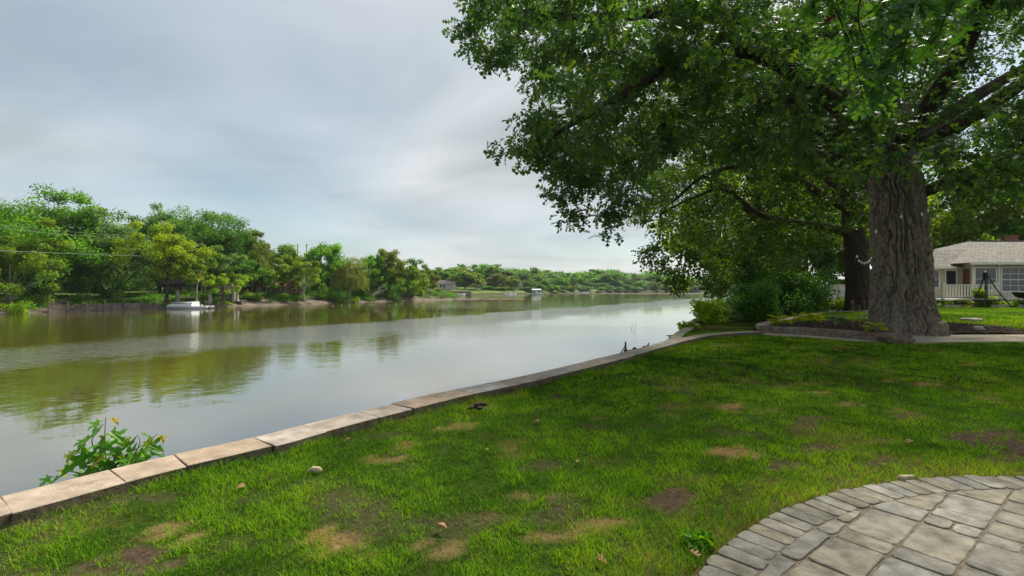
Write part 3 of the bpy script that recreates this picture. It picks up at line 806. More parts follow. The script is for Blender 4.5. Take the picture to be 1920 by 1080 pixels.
bank_sheet('far_bank_ground', fb, [(1.6, .5), (5, 1.7), (14, 2.6), (40, 3.5), (160, 6), (500, 9)], M['bank_grass'], 'mown grass slope of the distant bank', 59)
def bar(name, cx, cy, d, wpx, dep, label, mat, seed):
    c = P(cx, cy, d)[:2]; w = wpx / F * d / 2
    o = []
    for k in range(40):
        a = 2 * PI * k / 40; rr_ = 1 + .35 * (vn(np.array([[math.cos(a) * 2, math.sin(a) * 2, seed]]), 5)[0] - .5)
        o.append(c + np.array([math.cos(a) * w, math.sin(a) * dep]) * rr_)
    b = MB(); b.prism(o, -.4, .10, .04); return tag(b.build(name, mat), label, kind='structure')
bar('sandbar', 905, 562, 137, 150, 2.2, 'low sandy flat off the wooded point', M['sand'], 3)
bar('mudbar', 885, 564.5, 121, 82, 0.9, 'dark mud streak just breaking the water off the point', M['mud'], 4)
bar('long_sandbar', 1270, 550, 262, 400, 5.0, 'long thin sandbar across the far water', M['sand'], 5)
bar('dark_sandbar', 1080, 551, 240, 170, 1.6, 'thin dark mud line on the far water', M['mud'], 6)

# ------------------------------------------------------------------ leaves, branches, trees
DIAMOND = (np.array([(0, 0, 0), (.5, .45, .10), (0, 1, -.05), (-.5, .45, .10)]), np.array([(0, 1, 2), (0, 2, 3)]))
OAKL = (np.array([(0, 0, 0), (0, .30, .02), (0, .55, .02), (0, .80, 0), (.30, .22, .06), (-.30, .22, .06), (.50, .58, .05), (-.50, .58, .05), (.34, .92, -.02), (-.34, .92, -.02), (0, 1.05, -.06)]),
        np.array([(0, 4, 1), (0, 1, 5), (1, 6, 2), (1, 2, 7), (2, 8, 3), (2, 3, 9), (3, 8, 10), (3, 10, 9)]))
def leaf_arrays(C, D, N, L, W, tmpl):
    tv, tf = tmpl
    S = unit(np.cross(D, N)); N2 = np.cross(S, D); n = len(C); m = len(tv)
    L = np.broadcast_to(np.asarray(L, float), (n,)); W = np.broadcast_to(np.asarray(W, float), (n,))
    V = (C[:, None] + S[:, None] * (tv[None, :, 0:1] * W[:, None, None]) + D[:, None] * (tv[None, :, 1:2] * L[:, None, None]) + N2[:, None] * (tv[None, :, 2:3] * L[:, None, None]))
    return V.reshape(-1, 3), (np.arange(n)[:, None, None] * m + tf[None]).reshape(-1, 3)
def leaf_object(name, C, D, N, L, W, rnd, tmpl, mat, parent, kind=None):
    v, f = leaf_arrays(C, D, N, L, W, tmpl)
    me = fastmesh(name, v - (world_origin(parent) if parent is not None else 0), f, {'rnd': np.repeat(rnd, len(tmpl[0]))})
    o = link(name, me, mat, parent)
    if kind: o['kind'] = kind
    return o
def clump_leaves(cent, per, rad, rng, up=.55, droop=.5, flat=.6):
    """leaves scattered round clump centres; directions out and down, faces mostly up"""
    n = len(cent) * per
    o = rng.normal(size=(n, 3)); o = unit(o) * rng.random((n, 1)) ** .5
    rad = np.repeat(np.broadcast_to(rad, (len(cent),)), per)[:, None]
    C = np.repeat(cent, per, 0) + o * rad * np.array([1, 1, flat])
    D = unit(o * np.array([1, 1, .5]) + rng.normal(size=(n, 3)) * .6 + np.array([0, 0, -droop]))
    N = unit(rng.normal(size=(n, 3)) * .7 + np.array([0, 0, up * 1.6]))
    return C, D, N
def grow(seeds, par, targets, root, bf=.22, step=.9, rng=None):
    """joins every target to the branch network: shortest reach weighed against path length"""
    n0 = len(seeds); cap = n0 + len(targets) * 8
    pos = np.zeros((cap, 3)); pos[:n0] = seeds; pa = -np.ones(cap, int); pa[:n0] = par
    pl = np.zeros(cap)
    for i in range(n0):
        if pa[i] >= 0: pl[i] = pl[pa[i]] + np.linalg.norm(pos[i] - pos[pa[i]])
    n = n0; leafnode = []
    order = np.argsort(np.min(np.linalg.norm(targets[:, None] - pos[None, :n0], axis=2), 1)) if len(targets) * n0 < 4e6 else np.argsort(np.linalg.norm(targets - root, axis=1))
    for t in targets[order]:
        d = np.linalg.norm(pos[:n] - t, axis=1)
        j = int(np.argmin(d + bf * pl[:n])); dist = d[j]
        k = min(6, max(1, int(dist / step)))
        a = pos[j].copy(); prev = j
        for s in range(1, k + 1):
            u = s / k
            q = a + (t - a) * u + np.array([0, 0, .10 * dist * math.sin(PI * u)])
            if s < k: q = q + rng.normal(size=3) * .05 * dist / k * 2
            pos[n] = q; pa[n] = prev; pl[n] = pl[prev] + np.linalg.norm(q - pos[prev]); prev = n; n += 1
        leafnode.append(prev)
    return pos[:n], pa[:n], np.array(leafnode), order
def network_paths(pos, pa, fixed, tip=.006, expo=2.3, max_r=.3, min_r=0.0):
    """pipe-model radii and chains of nodes swept as tapering limbs"""
    n = len(pos); cnt = np.zeros(n); kids = [[] for _ in range(n)]
    for i in range(n):
        if pa[i] >= 0: kids[pa[i]].append(i)
    order = np.argsort(-np.arange(n))
    for i in order:
        if not kids[i]: cnt[i] = 1
        if pa[i] >= 0: cnt[pa[i]] += cnt[i]
    rad = np.minimum(tip * np.maximum(cnt, 1) ** (1 / expo), max_r)
    for i, r in fixed.items(): rad[i] = r
    for i in range(n):
        if pa[i] >= 0 and i not in fixed: rad[i] = min(rad[i], rad[pa[i]] * .95)
    paths = []
    starts = [i for i in range(n) if pa[i] < 0]
    stack = [(None, s) for s in starts]
    while stack:
        p, i = stack.pop()
        ch = [] if p is None else [p]
        while True:
            ch.append(i)
            if not kids[i]: break
            best = max(kids[i], key=lambda k: rad[k] * 1000 + cnt[k])
            for k in kids[i]:
                if k != best: stack.append((i, k))
            i = best
        if len(ch) > 1:
            r = rad[ch].copy()
            if p is not None: r[0] = min(r[0], r[1] * 1.15)
            if r.max() >= min_r: paths.append((pos[ch], r, 10 if r.max() > .12 else (6 if r.max() > .03 else 4)))
    return paths
def chain_seeds(limbs):
    """limbs: list of (points, radii, parent_limb, parent_index) -> seed arrays"""
    S = []; Pn = []; fixed = {}; idx = []
    for pts, r0, r1, pl_, pi in limbs:
        c = catmull(pts, 4); ids = []
        for k, q in enumerate(c):
            if k == 0 and pl_ is not None:
                ids.append(idx[pl_][min(pi * 4, len(idx[pl_]) - 1)]); continue
            S.append(q); Pn.append(ids[-1] if ids else -1); ids.append(len(S) - 1)
            fixed[len(S) - 1] = r0 + (r1 - r0) * (k / (len(c) - 1))
        idx.append(ids)
    return np.array(S), np.array(Pn), fixed
def furrowed_trunk(name, axis_pts, rad, zs, mat, parent, ridges=24, amp=.045, around=300, up=230, seed=1, flare=None):
    """trunk with modelled bark ridges; axis and radius given along height"""
    z = np.linspace(zs[0], zs[-1], up); ax = np.c_[np.interp(z, zs, [p[0] for p in axis_pts]), np.interp(z, zs, [p[1] for p in axis_pts])]
    r = np.interp(z, zs, rad)
    th = np.arange(around) * 2 * PI / around
    TH, Z = np.meshgrid(th, z); Rr = np.repeat(r[:, None], around, 1)
    k = ridges / PI
    q = np.c_[(np.cos(TH) * k).ravel(), (np.sin(TH) * k).ravel(), (Z * 1.9).ravel()]
    wob = np.c_[vn(q * [.6, .6, 1.3], seed), vn(q * [.6, .6, 1.3] + 40, seed), np.full(len(q), .5)] - .5
    q2 = q + wob * [1.7, 1.7, 0]
    n1 = 1 - np.abs(2 * vn(q2 * [1, 1, .8], seed + 1) - 1)
    n2 = 1 - np.abs(2 * vn(q2 * [1.9, 1.9, 1.7] + 9, seed + 2) - 1)
    hgt = (np.clip(n1 * 1.15 - .1, 0, 1) ** 3.0 * .75 + n2 ** 3 * .22).reshape(TH.shape)
    hgt += .25 * (vn(q * [5, 5, 9], seed + 3).reshape(TH.shape) - .5)
    if flare is not None:
        fl_ = flare[0] * np.exp(-(Z - zs[0]) / flare[1])
        lob = sum(a * np.cos(nk * TH + ph) for nk, a, ph in ((5, .75, .4), (3, .45, 1.9), (8, .35, 2.7)))
        Rr = Rr + fl_ * (1 + .55 * lob)
    Rr = Rr * (1 + .03 * np.cos(2 * TH + 1) + .02 * np.cos(5 * TH + Z)) - amp * hgt + amp * .4
    V = np.c_[(ax[:, 0:1] + Rr * np.cos(TH)).ravel(), (ax[:, 1:2] + Rr * np.sin(TH)).ravel(), Z.ravel()]
    i = np.arange(up * around).reshape(up, around); j = np.roll(i, -1, 1)
    Fq = np.stack([i[:-1], j[:-1], j[1:], i[1:]], -1).reshape(-1, 4)
    return link(name, fastmesh(name, V - world_origin(parent), Fq, smooth=True), mat, parent)

# ------------------------------------------------------------------ the big oak
RG = np.random.default_rng(11)
OX, OY = 12.55, 15.6
oak = thing('big_oak_tree', 'huge old oak with deeply furrowed trunk leaning over the lawn', 'tree', (OX, OY, UZ - .1))
zs = [1.6, 2.2, 3.2, 4.5, 6.0, 7.5, 9.0]
furrowed_trunk('trunk', [(OX + .05, OY), (OX + .04, OY), (OX, OY), (OX - .03, OY), (OX - .1, OY + .02), (OX - .2, OY + .05), (OX - .3, OY + .1)],
               [.78, .76, .73, .70, .67, .62, .50], zs, M['bark_oak'], oak, ridges=17, amp=.19, around=480, flare=(.48, .45), seed=3)
crotch = np.array([OX - .22, OY + .06, 7.4])
limbs = [
    ([(OX - .1, OY, 6.0), tuple(crotch), (OX - .4, OY + .1, 9.2), (OX - .2, OY + .4, 12), (OX + .4, OY + .3, 15), (OX + .8, OY, 18)], .55, .10, None, 0),
    ([crotch, (OX - 2.2, OY - .6, 8.9), P(1430, 60, 14.0), P(1290, 20, 13.2), P(1120, 35, 12.3), P(985, 20, 11.8)], .36, .06, 0, 1),
    ([crotch, (OX - 1.6, OY - 1.1, 7.6), P(1480, 128, 13.4), P(1345, 88, 12.4), P(1250, 130, 11.7), P(1130, 200, 11.2), P(1050, 245, 11)], .33, .05, 0, 1),
    ([crotch, (OX - 1.9, OY + .5, 7.6), P(1450, 160, 15.5), P(1300, 178, 15.2), P(1215, 272, 15), P(1150, 330, 14.8)], .28, .05, 0, 1),
    ([crotch, (OX - .5, OY - 2.2, 9.0), (OX - 1.6, OY - 4.6, 10.2), (OX - 3.2, OY - 7.0, 10.8), (OX - 5.0, OY - 9.0, 11.2)], .30, .06, 0, 1),
    ([crotch, (OX + 1.0, OY - 1.6, 8.3), (OX + 1.6, OY - 4.2, 9.6), (OX + 1.5, OY - 7.0, 10.6)], .28, .05, 0, 1),
    ([(OX - .05, OY, 6.0), P(1752, 352, 15.4), P(1795, 330, 15.2), P(1850, 305, 14.9), P(1925, 285, 14.6), P(2050, 250, 14.4)], .21, .07, 0, 0),
    ([crotch, (OX + 2.2, OY + .2, 9.2), (OX + 5, OY + .2, 10.8), (OX + 8, OY, 12)], .28, .06, 0, 1),
    ([crotch, (OX + .8, OY + 2.2, 9.2), (OX + 1.2, OY + 5, 11), (OX + 1.2, OY + 7.5, 12.5)], .26, .06, 0, 1),
    ([crotch, (OX - 1.8, OY + 2.0, 9.6), (OX - 4.2, OY + 3.6, 11), (OX - 6.6, OY + 4.4, 12)], .26, .06, 0, 1),
    ([(OX - .4, OY + .1, 9.2), (OX - 3, OY - 1.5, 12.2), (OX - 6, OY - 3, 13.6), (OX - 9, OY - 4, 14)], .28, .06, 0, 2),
    ([(OX - .2, OY + .4, 12), (OX + 2.5, OY - 2, 13.8), (OX + 4, OY - 4.5, 14.5)], .2, .05, 0, 3),
]
limbs = [([np.asarray(q, float) for q in p], a, c, pl_, pi) for p, a, c, pl_, pi in limbs]
S, Pn, fixed = chain_seeds(limbs)
oak_poly = [(878, -400), (872, 0), (868, 40), (895, 72), (930, 78), (934, 128), (952, 132), (968, 100), (996, 112), (990, 165), (1010, 205), (1004, 246), (960, 262), (988, 292), (1020, 305), (1044, 360), (1064, 412), (1082, 405),
            (1084, 370), (1118, 345), (1132, 395), (1150, 430), (1168, 420), (1176, 372), (1196, 325), (1250, 300), (1330, 300), (1420, 320), (1520, 318), (1600, 330), (1660, 318), (1705, 335), (1742, 330), (1760, 400), (1800, 430), (1840, 400), (1900, 330), (2300, 330), (2300, -400)]
def oak_targets(n):
    out = []
    while len(out) < n:
        q = RG.uniform(-1, 1, (4000, 3)); q = q[(q ** 2).sum(1) < 1]
        # denser towards the outside, as leaves are
        q = q[RG.random(len(q)) < .25 + .75 * np.linalg.norm(q, axis=1) ** 1.5]
        p = q * [14.2, 8.8, 7.6] + [11.8, 15.0, 11.2]
        dtr = np.hypot(p[:, 0] - OX, p[:, 1] - OY)
        px, py = proj(p); infr = (p[:, 1] > .5) & (px > 780) & (px < 2050) & (py > -60) & (py < 1200)
        rpx = .30 * F / np.maximum(p[:, 1], 1)
        ok = np.where((p[:, 1] > .5) & (py > -60), inpoly(px - rpx * .4, py + rpx * .4, oak_poly) & inpoly(px, py, oak_poly), (px > 878) & (p[:, 2] > 9))
        ok &= (p[:, 1] > 8.3 + 1.2 * (p[:, 0] < 4)) & (dtr > 1.3) & (p[:, 2] > 5.0)
        # openings
        g = vn(p * .55, 77) * .6 + vn(p * 1.3, 78) * .4
        ok &= (g > .43)
        # thinner above the frame: nothing of it shows but its shade
        ok &= infr | ((RG.random(len(p)) < .22) & (p[:, 0] > 5.5))
        # keep the view to the sky at the far right
        ok &= ~((px > 1790) & (px < 1960) & (py > 70) & (py < 150) & (RG.random(len(p)) < .6))
        ok &= ~((px > 1750) & (py > 240) & (RG.random(len(p)) < .35))
        out += list(p[ok])
    return np.array(out[:n])
TG = oak_targets(1500)
# the low fringe that hangs at the left, clump by clump
fr = []
for x, y, d in ((880, 40, 11.3), (905, 62, 11.5), (940, 100, 11.4), (935, 125, 11.4), (1000, 150, 11.6), (1005, 230, 11.4), (975, 262, 11.2), (1000, 290, 11.2), (1030, 300, 11.3), (1050, 340, 11.4), (1062, 385, 11.4), (1070, 405, 11.4),
                (1100, 330, 11.8), (1125, 350, 12), (1138, 385, 12), (1150, 415, 12), (1160, 395, 12.2), (1015, 265, 11.6), (1040, 280, 11.9), (1075, 300, 12), (905, 20, 11.6), (960, 60, 11.6), (985, 95, 11.8), (890, 5, 11.4), (1080, 340, 11.7), (1055, 310, 11.2)):
    for _ in range(2): fr.append(P(x, y, d) + RG.normal(size=3) * .16)
# leafy twigs along the main limbs
for p, *_ in limbs[1:7]:
    c = catmull(p, 5)[8:]
    for q in c:
        for _ in range(2): fr.append(q + np.array([RG.normal() * .5, -abs(RG.normal()) * .6 - .25, RG.normal() * .45 - .05]))
TG = np.vstack([TG, fr])
pos, pa, ln, od = grow(S, Pn, TG, crotch, rng=RG)
paths = network_paths(pos, pa, fixed, tip=.0075, max_r=.16)
me = tubes_mesh('limbs', paths, origin(oak)); link('limbs', me, M['bark_dark'], oak)
px, py = proj(TG); vis = (TG[:, 1] > 1) & (px > 800) & (px < 2000) & (py > -80) & (py < 700)
C, D, N = clump_leaves(TG[vis], 41, RG.uniform(.28, .60, vis.sum()), RG)
L = RG.uniform(.14, .27, len(C)); rnd = np.clip(RG.normal(.42, .24, len(C)), 0, .92); rnd[RG.random(len(C)) < .0004] = 1
# the leaves that show largest are pieces of their own
ppx, ppy = proj(C); size = L / C[:, 1]; size[(ppx < 860) | (ppx > 1900) | (ppy < 5) | (ppy > 470)] = 0
big = np.zeros(len(C), bool); big[np.argsort(-size)[:290]] = True
leaf_object('foliage', C[~big], D[~big], N[~big], L[~big], L[~big] * .78, rnd[~big], OAKL, M['oak_leaf'], oak, 'stuff')
protos = []
for k in range(6):
    v_, f_ = leaf_arrays(np.zeros((1, 3)), np.array([[0, 1., 0]]), np.array([[0, 0, 1.]]), 1.0, .62 + .06 * k, OAKL)
    pm = fastmesh('leaf', v_, f_, {'rnd': np.full(len(v_), .15 + .13 * k)}); pm.materials.append(M['oak_leaf']); protos.append(pm)
from mathutils import Matrix
def place_leaf(name, me, c, d, nrm, length, parent, org):
    s_ = unit(np.cross(d, nrm)); n2 = np.cross(s_, d)
    o = bpy.data.objects.new(name, me); COL.objects.link(o); o.parent = parent
    mt = Matrix(((s_[0] * length, d[0] * length, n2[0] * length, c[0] - org[0]), (s_[1] * length, d[1] * length, n2[1] * length, c[1] - org[1]), (s_[2] * length, d[2] * length, n2[2] * length, c[2] - org[2]), (0, 0, 0, 1)))
    o.matrix_local = mt
    return o
for i in np.where(big)[0]: place_leaf('leaf', protos[i % 6], C[i], D[i], N[i], L[i], oak, origin(oak))
C, D, N = clump_leaves(TG[~vis], 20, RG.uniform(.5, .8, (~vis).sum()), RG)
leaf_object('upper_foliage', C, D, N, .24, .19, np.clip(RG.normal(.42, .24, len(C)), 0, .92), DIAMOND, M['oak_leaf'], oak, 'stuff')
print('oak', len(TG), vis.sum())

# ------------------------------------------------------------------ second and third tree by the bed
def side_tree(name, label, base, trunk_pts, trunk_r, limbs, ell_c, ell_r, poly, n_t, per, leaf, mat, seed, bark, pre=None, thin=.36, zmin=4.0, n_hi=.35, trunk_z=None, rad=(.4, .75)):
    g = np.random.default_rng(seed)
    t = thing(name, label, 'tree', base)
    zs = trunk_z
    furrowed_trunk('trunk', trunk_pts, trunk_r, zs, bark, t, ridges=16, amp=.06, around=150, up=120, seed=seed, flare=(trunk_r[0] * .55, .4))
    S, Pn, fixed = chain_seeds([([np.asarray(q, float) for q in p], a, c, pl_, pi) for p, a, c, pl_, pi in limbs])
    out = []
    while len(out) < n_t:
        q = g.uniform(-1, 1, (4000, 3)); q = q[(q ** 2).sum(1) < 1]
        q = q[g.random(len(q)) < .2 + .8 * np.linalg.norm(q, axis=1) ** 1.5]
        p = q * ell_r + ell_c
        px, py = proj(p); ok = inpoly(px, py, poly) & (p[:, 2] > zmin)
        ok &= (vn(p * .5, seed) * .6 + vn(p * 1.2, seed + 1) * .4) > thin
        ok &= (py > -40) | (g.random(len(p)) < n_hi)
        out += list(p[ok])
    T = np.array(out[:n_t])
    if pre is not None: T = np.vstack([T, pre])
    pos, pa, ln, od = grow(S, Pn, T, S[0], rng=g, step=1.2)
    link('limbs', tubes_mesh('limbs', network_paths(pos, pa, fixed, tip=.009, max_r=.14, min_r=.012), origin(t)), M['bark_dark'], t)
    C, D, N = clump_leaves(T, per, g.uniform(rad[0], rad[1], len(T)), g)
    leaf_object('foliage', C, D, N, leaf * g.uniform(.7, 1.25, len(C)), leaf * .72, np.where(g.random(len(C)) < .001, 1, np.clip(g.normal(.45, .25, len(C)), 0, .92)), DIAMOND, mat, t, 'stuff')
    return t
T2 = np.array([19.9, 27.8])
poly2 = [(1190, 320), (1180, 385), (1188, 420), (1222, 428), (1232, 448), (1208, 470), (1206, 492), (1236, 505), (1252, 540), (1275, 548), (1296, 535), (1312, 505), (1330, 540), (1348, 560), (1362, 535), (1400, 500), (1440, 505), (1500, 470), (1560, 440), (1640, 410), (1660, 300), (1800, 250), (1800, -900), (1190, -900)]
side_tree('second_oak_tree', 'dark forked oak behind the bed with drooping limbs reaching over the river', 'x' and (T2[0], T2[1], UZ - .1),
          [(T2[0] + .1, T2[1]), (T2[0], T2[1]), (T2[0] - .1, T2[1]), (T2[0] - .35, T2[1])], [.63, .60, .55, .50],
          [([(T2[0] - .2, T2[1], 6.0), (T2[0] - .45, T2[1], 7.6), P(1592, 330, 27.6), P(1588, 240, 27.6), P(1600, 100, 27.6), P(1600, -80, 27.6)], .48, .12, None, 0),
           ([(T2[0] - .45, T2[1], 7.6), P(1560, 345, 27.4), P(1535, 300, 27.2), P(1500, 220, 27), P(1470, 120, 27)], .32, .08, 0, 1),
           ([(T2[0] - .2, T2[1], 6.2), P(1545, 424, 27.2), P(1480, 415, 26.8), P(1420, 400, 26.4), P(1360, 355, 26), P(1300, 370, 25.5), P(1240, 400, 25)], .23, .05, 0, 0),
           ([(T2[0] - .45, T2[1], 7.6), P(1480, 330, 25.5), P(1400, 310, 24.5), P(1320, 330, 23.5), P(1260, 380, 23)], .24, .05, 0, 1),
           ([(T2[0] - .45, T2[1], 7.6), (T2[0] + 2, T2[1] + 1, 10), (T2[0] + 5, T2[1] + 1, 12)], .26, .06, 0, 1)],
          np.array([16.0, 26.0, 9.6]), np.array([13.5, 7.0, 7.6]), poly2, 780, 60, .18, M['oak_leaf_light'], 21, M['bark_dark'],
          trunk_z=[1.6, 3.0, 5.0, 8.0], zmin=2.7,
          pre=np.array([P(x, y, d) + np.array([.35 * math.sin(x * 7 + k * 2), .5 * math.cos(y * 5 + k), .3 * math.sin(k * 3 + x)]) for x, y, d in ((1225, 470, 24.5), (1222, 490, 24.5), (1245, 500, 24.4), (1260, 525, 24.3), (1272, 540, 24.2), (1300, 470, 24.6), (1290, 500, 24.4), (1285, 525, 24.3), (1330, 480, 24.8), (1320, 510, 24.6), (1338, 535, 24.5), (1348, 552, 24.4), (1352, 510, 24.8), (1250, 450, 24.8), (1270, 465, 24.8), (1240, 425, 25), (1215, 405, 24.8), (1200, 395, 24.6), (1360, 470, 25), (1385, 450, 25.4), (1420, 440, 25.8), (1310, 430, 25)) for k in range(2)]))
T3 = np.array([17.9, 35.5])
poly3 = [(1200, 330), (1240, 420), (1330, 470), (1400, 440), (1480, 470), (1600, 470), (1640, 350), (1640, -900), (1200, -900)]
side_tree('ivy_oak_tree', 'oak with an ivy-wrapped trunk rising from the dark shrubs by the river', (T3[0], T3[1], 1.6),
          [(T3[0], T3[1]), (T3[0], T3[1]), (T3[0] + .1, T3[1]), (T3[0] + .1, T3[1])], [.62, .58, .5, .42],
          [([(T3[0], T3[1], 6), (T3[0] + .1, T3[1], 8), P(1420, 300, 35.5), P(1410, 200, 35.5), P(1420, 80, 35.5)], .42, .1, None, 0),
           ([(T3[0] + .1, T3[1], 8), P(1360, 350, 34.5), P(1300, 330, 34), P(1250, 350, 33)], .22, .05, 0, 1),
           ([(T3[0] + .1, T3[1], 8), P(1470, 350, 36), P(1530, 320, 36.5)], .22, .05, 0, 1)],
          np.array([17.6, 36.0, 10.5]), np.array([9.5, 5.5, 6.5]), poly3, 420, 60, .24, M['oak_leaf_light'], 23, M['bark_dark'], trunk_z=[1.0, 3.0, 6.0, 9.0], zmin=5, rad=(.5, .95))

# ------------------------------------------------------------------ generic leafy crowns for banks and background
def lobed_crown(H, W, zb, g, n_clump, per, leaf, lobes=9, clump_r=None, top=1.0, squash=.75):
    hz = (H - zb) / 2; c0 = np.array([0, 0, zb + hz])
    LC = []; LR = []
    for k in range(lobes):
        d = unit(g.normal(size=3) + np.array([0, 0, .25])); r = g.uniform(.30, .62)
        LC.append(d * r); LR.append(g.uniform(.34, .50))
    LC.append(np.array([0, 0, .1])); LR.append(.55)
    LC = np.array(LC); LR = np.array(LR)
    k = g.integers(0, len(LC), n_clump)
    d = unit(g.normal(size=(n_clump, 3)) + np.array([0, 0, .35]))
    q = LC[k] + d * (LR[k] * g.uniform(.62, 1.08, n_clump))[:, None]
    lo = np.percentile(q, 2, axis=0); hi = np.percentile(q, 98, axis=0)     # fill the asked width and height
    nm = lambda a: (a - (lo + hi) / 2) / ((hi - lo) / 2) * .92
    q = nm(q); LC = nm(LC) * .85
    cen = c0 + q * np.array([W / 2, W / 2, hz])
    cen[:, 2] = np.maximum(cen[:, 2], zb * .8)
    cr = clump_r or .055 * (W + H)
    C, D, N = clump_leaves(cen, per, g.uniform(.6, 1.25, n_clump) * cr, g, up=.7, flat=squash)
    return C, D, N, c0 + LC * np.array([W / 2, W / 2, hz]), cen
def simple_trunk(H, zb, r, lobe_c, g, lean=(0, 0)):
    top = np.array([lean[0], lean[1], zb + (H - zb) * .55])
    ax = np.array([[0, 0, -.6], [lean[0] * .15, lean[1] * .15, zb * .5], [lean[0] * .5, lean[1] * .5, zb], top])
    ax = catmull(ax, 4); rr_ = np.linspace(r, r * .35, len(ax)); rr_[0] *= 1.5; rr_[1] *= 1.2
    paths = [(ax, rr_, 8)]
    for c in lobe_c:
        s = ax[int(len(ax) * g.uniform(.45, .8))]
        m = (s + c) / 2 + np.array([0, 0, -.08 * np.linalg.norm(c - s)])
        paths.append((catmull([s, m, c], 3), np.linspace(r * .34, r * .08, 7), 5))
    return paths
def tree(name, label, base, H, W, zb, mat, seed, leaf=.30, dens=1.0, trunk_r=None, bark='bark_dark', lobes=9, lean=(0, 0), group=None, cat='tree', squash=.75):
    g = np.random.default_rng(seed)
    t = thing(name, label, cat, base, group)
    area = W * (H - zb)
    n_cl = max(24, int(area * .75 * dens)); per = max(18, int(area * 158 * dens * (.3 / leaf) ** 2 / n_cl))
    C, D, N, lc, cen = lobed_crown(H, W, zb, g, n_cl, per, leaf, lobes, squash=squash)
    if trunk_r is None: trunk_r = .02 * H + .03
    link('trunk', tubes_mesh('trunk', simple_trunk(H, zb, trunk_r, lc, g, lean)), M[bark], t)
    tone = np.repeat(g.normal(0, .2, n_cl), per)
    v, f = leaf_arrays(C, D, N, leaf * 1.1 * g.uniform(.6, 1.35, len(C)), leaf * .9, DIAMOND)
    me = fastmesh('crown', v, f, {'rnd': np.repeat(np.clip(.45 + tone + g.normal(0, .2, len(C)), 0, .985), 4)})
    o = link('crown', me, M[mat], t); o['kind'] = 'stuff'
    return t
def bush(name, label, base, H, W, mat, seed, leaf=.25, dens=1.0, group=None, cat='shrub', depth=None):
    g = np.random.default_rng(seed); t = thing(name, label, cat, base, group)
    n_cl = max(16, int(W * H * 1.6 * dens)); per = max(16, int(W * H * 110 * dens * (.25 / leaf) ** 2 / n_cl))
    q = unit(g.normal(size=(n_cl, 3))) * g.uniform(.35, 1.0, (n_cl, 1)); q[:, 2] = np.abs(q[:, 2])
    cen = q * np.array([W / 2 * .85, (depth or W) / 2 * .85, H * .80]) * (1 + .3 * (vn(q * 2 + seed, seed) - .5))[:, None] + np.array([0, 0, H * .10])
    C, D, N = clump_leaves(cen, per, g.uniform(.7, 1.2, n_cl) * .11 * (W + H), g, up=.6, flat=.8)
    C[:, 2] = np.maximum(C[:, 2], .03)
    v, f = leaf_arrays(C, D, N, leaf * g.uniform(.7, 1.3, len(C)), leaf * .75, DIAMOND)
    tone = np.repeat(g.normal(0, .12, n_cl), per)
    o = link('foliage', fastmesh('foliage', v, f, {'rnd': np.repeat(np.clip(.45 + tone + g.normal(0, .2, len(C)), 0, .985), 4)}), M[mat], t); o['kind'] = 'stuff'
    st = [(catmull([np.array([g.normal() * .08, g.normal() * .08, -.15]), c * .5 + [0, 0, -.05 * H], c], 3), np.linspace(.018, .006, 7) * max(1, H), 4) for c in cen[::max(1, n_cl // 12)]]
    link('stems', tubes_mesh('stems', st), M['bark_dark'], t)
    return t
def bank_xy(px, d): return np.array([(px - 960) / F * d, d])
def bank_tree(name, label, cx, top, wid, d, zb, mat, seed, gz=1.5, **kw):
    x, y = bank_xy(cx, d); H = CZ + (540 - top) / F * d - gz; H *= .98; wid *= 1.14; zb = zb * (.62 if seed not in (105, 106, 107, 108, 109, 110, 111, 113) else .85)
    return tree(name, label, (x, y, gz), H, wid / F * d, zb, mat, seed, **kw)
ORD = ['first', 'second', 'third', 'fourth', 'fifth', 'sixth', 'seventh', 'eighth', 'ninth', 'tenth', 'eleventh', 'twelfth', 'thirteenth', 'fourteenth', 'fifteenth', 'sixteenth', 'seventeenth', 'eighteenth', 'nineteenth', 'twentieth',
       'twenty-first', 'twenty-second', 'twenty-third', 'twenty-fourth', 'twenty-fifth', 'twenty-sixth', 'twenty-seventh', 'twenty-eighth', 'twenty-ninth', 'thirtieth']
# opposite bank, left to right
bank_tree('feathery_tree', 'feathery pale yellow-green tree at the left edge of the opposite bank', 18, 440, 135, 63, 1.2, 'lf_lime', 101, gz=1.0, leaf=.26, lobes=12, bark='bark_grey', dens=.9)
bank_tree('maple_tree', 'tallest broad dark green maple at the left of the opposite bank', 82, 368, 190, 74, 2.5, 'lf_green', 102, lobes=13, dens=1.15)
bank_tree('maple_tree', 'green maple cut off by the left edge behind the feathery tree', -40, 372, 150, 80, 3, 'lf_green', 103, lobes=10)
bank_tree('ash_tree', 'grey-green tree beside the tallest maple', 222, 398, 120, 79, 3.5, 'lf_grey', 104, lobes=11)
bank_tree('ash_tree', 'dark round-topped tree behind the yellow maple', 300, 395, 100, 96, 4, 'lf_deep', 105)
bank_tree('yellow_maple_tree', 'bright yellow-green maple standing left of the cream house', 312, 421, 98, 75, 4.2, 'lf_yellow', 106, leaf=.28, lobes=11, lean=(.8, 0))
bank_tree('elm_tree', 'tall dark green tree behind the cream house', 388, 399, 118, 94, 4.0, 'lf_deep', 107, lobes=12)
bank_tree('silver_maple_tree', 'silvery leaved tree hanging over the right end of the cream house', 418, 462, 66, 84, 3.2, 'lf_grey', 108, leaf=.26)
bank_tree('young_maple_tree', 'small lime-green tree in front of the cream house gable', 368, 478, 62, 76, 3.2, 'lf_lime', 109, leaf=.24, trunk_r=.18, bark='bark_grey', lean=(.3, 0))
bank_tree('young_maple_tree', 'bushy little bright green tree right of the pontoon boat', 415, 515, 46, 80, 1.3, 'lf_bright', 110, leaf=.24, trunk_r=.12)
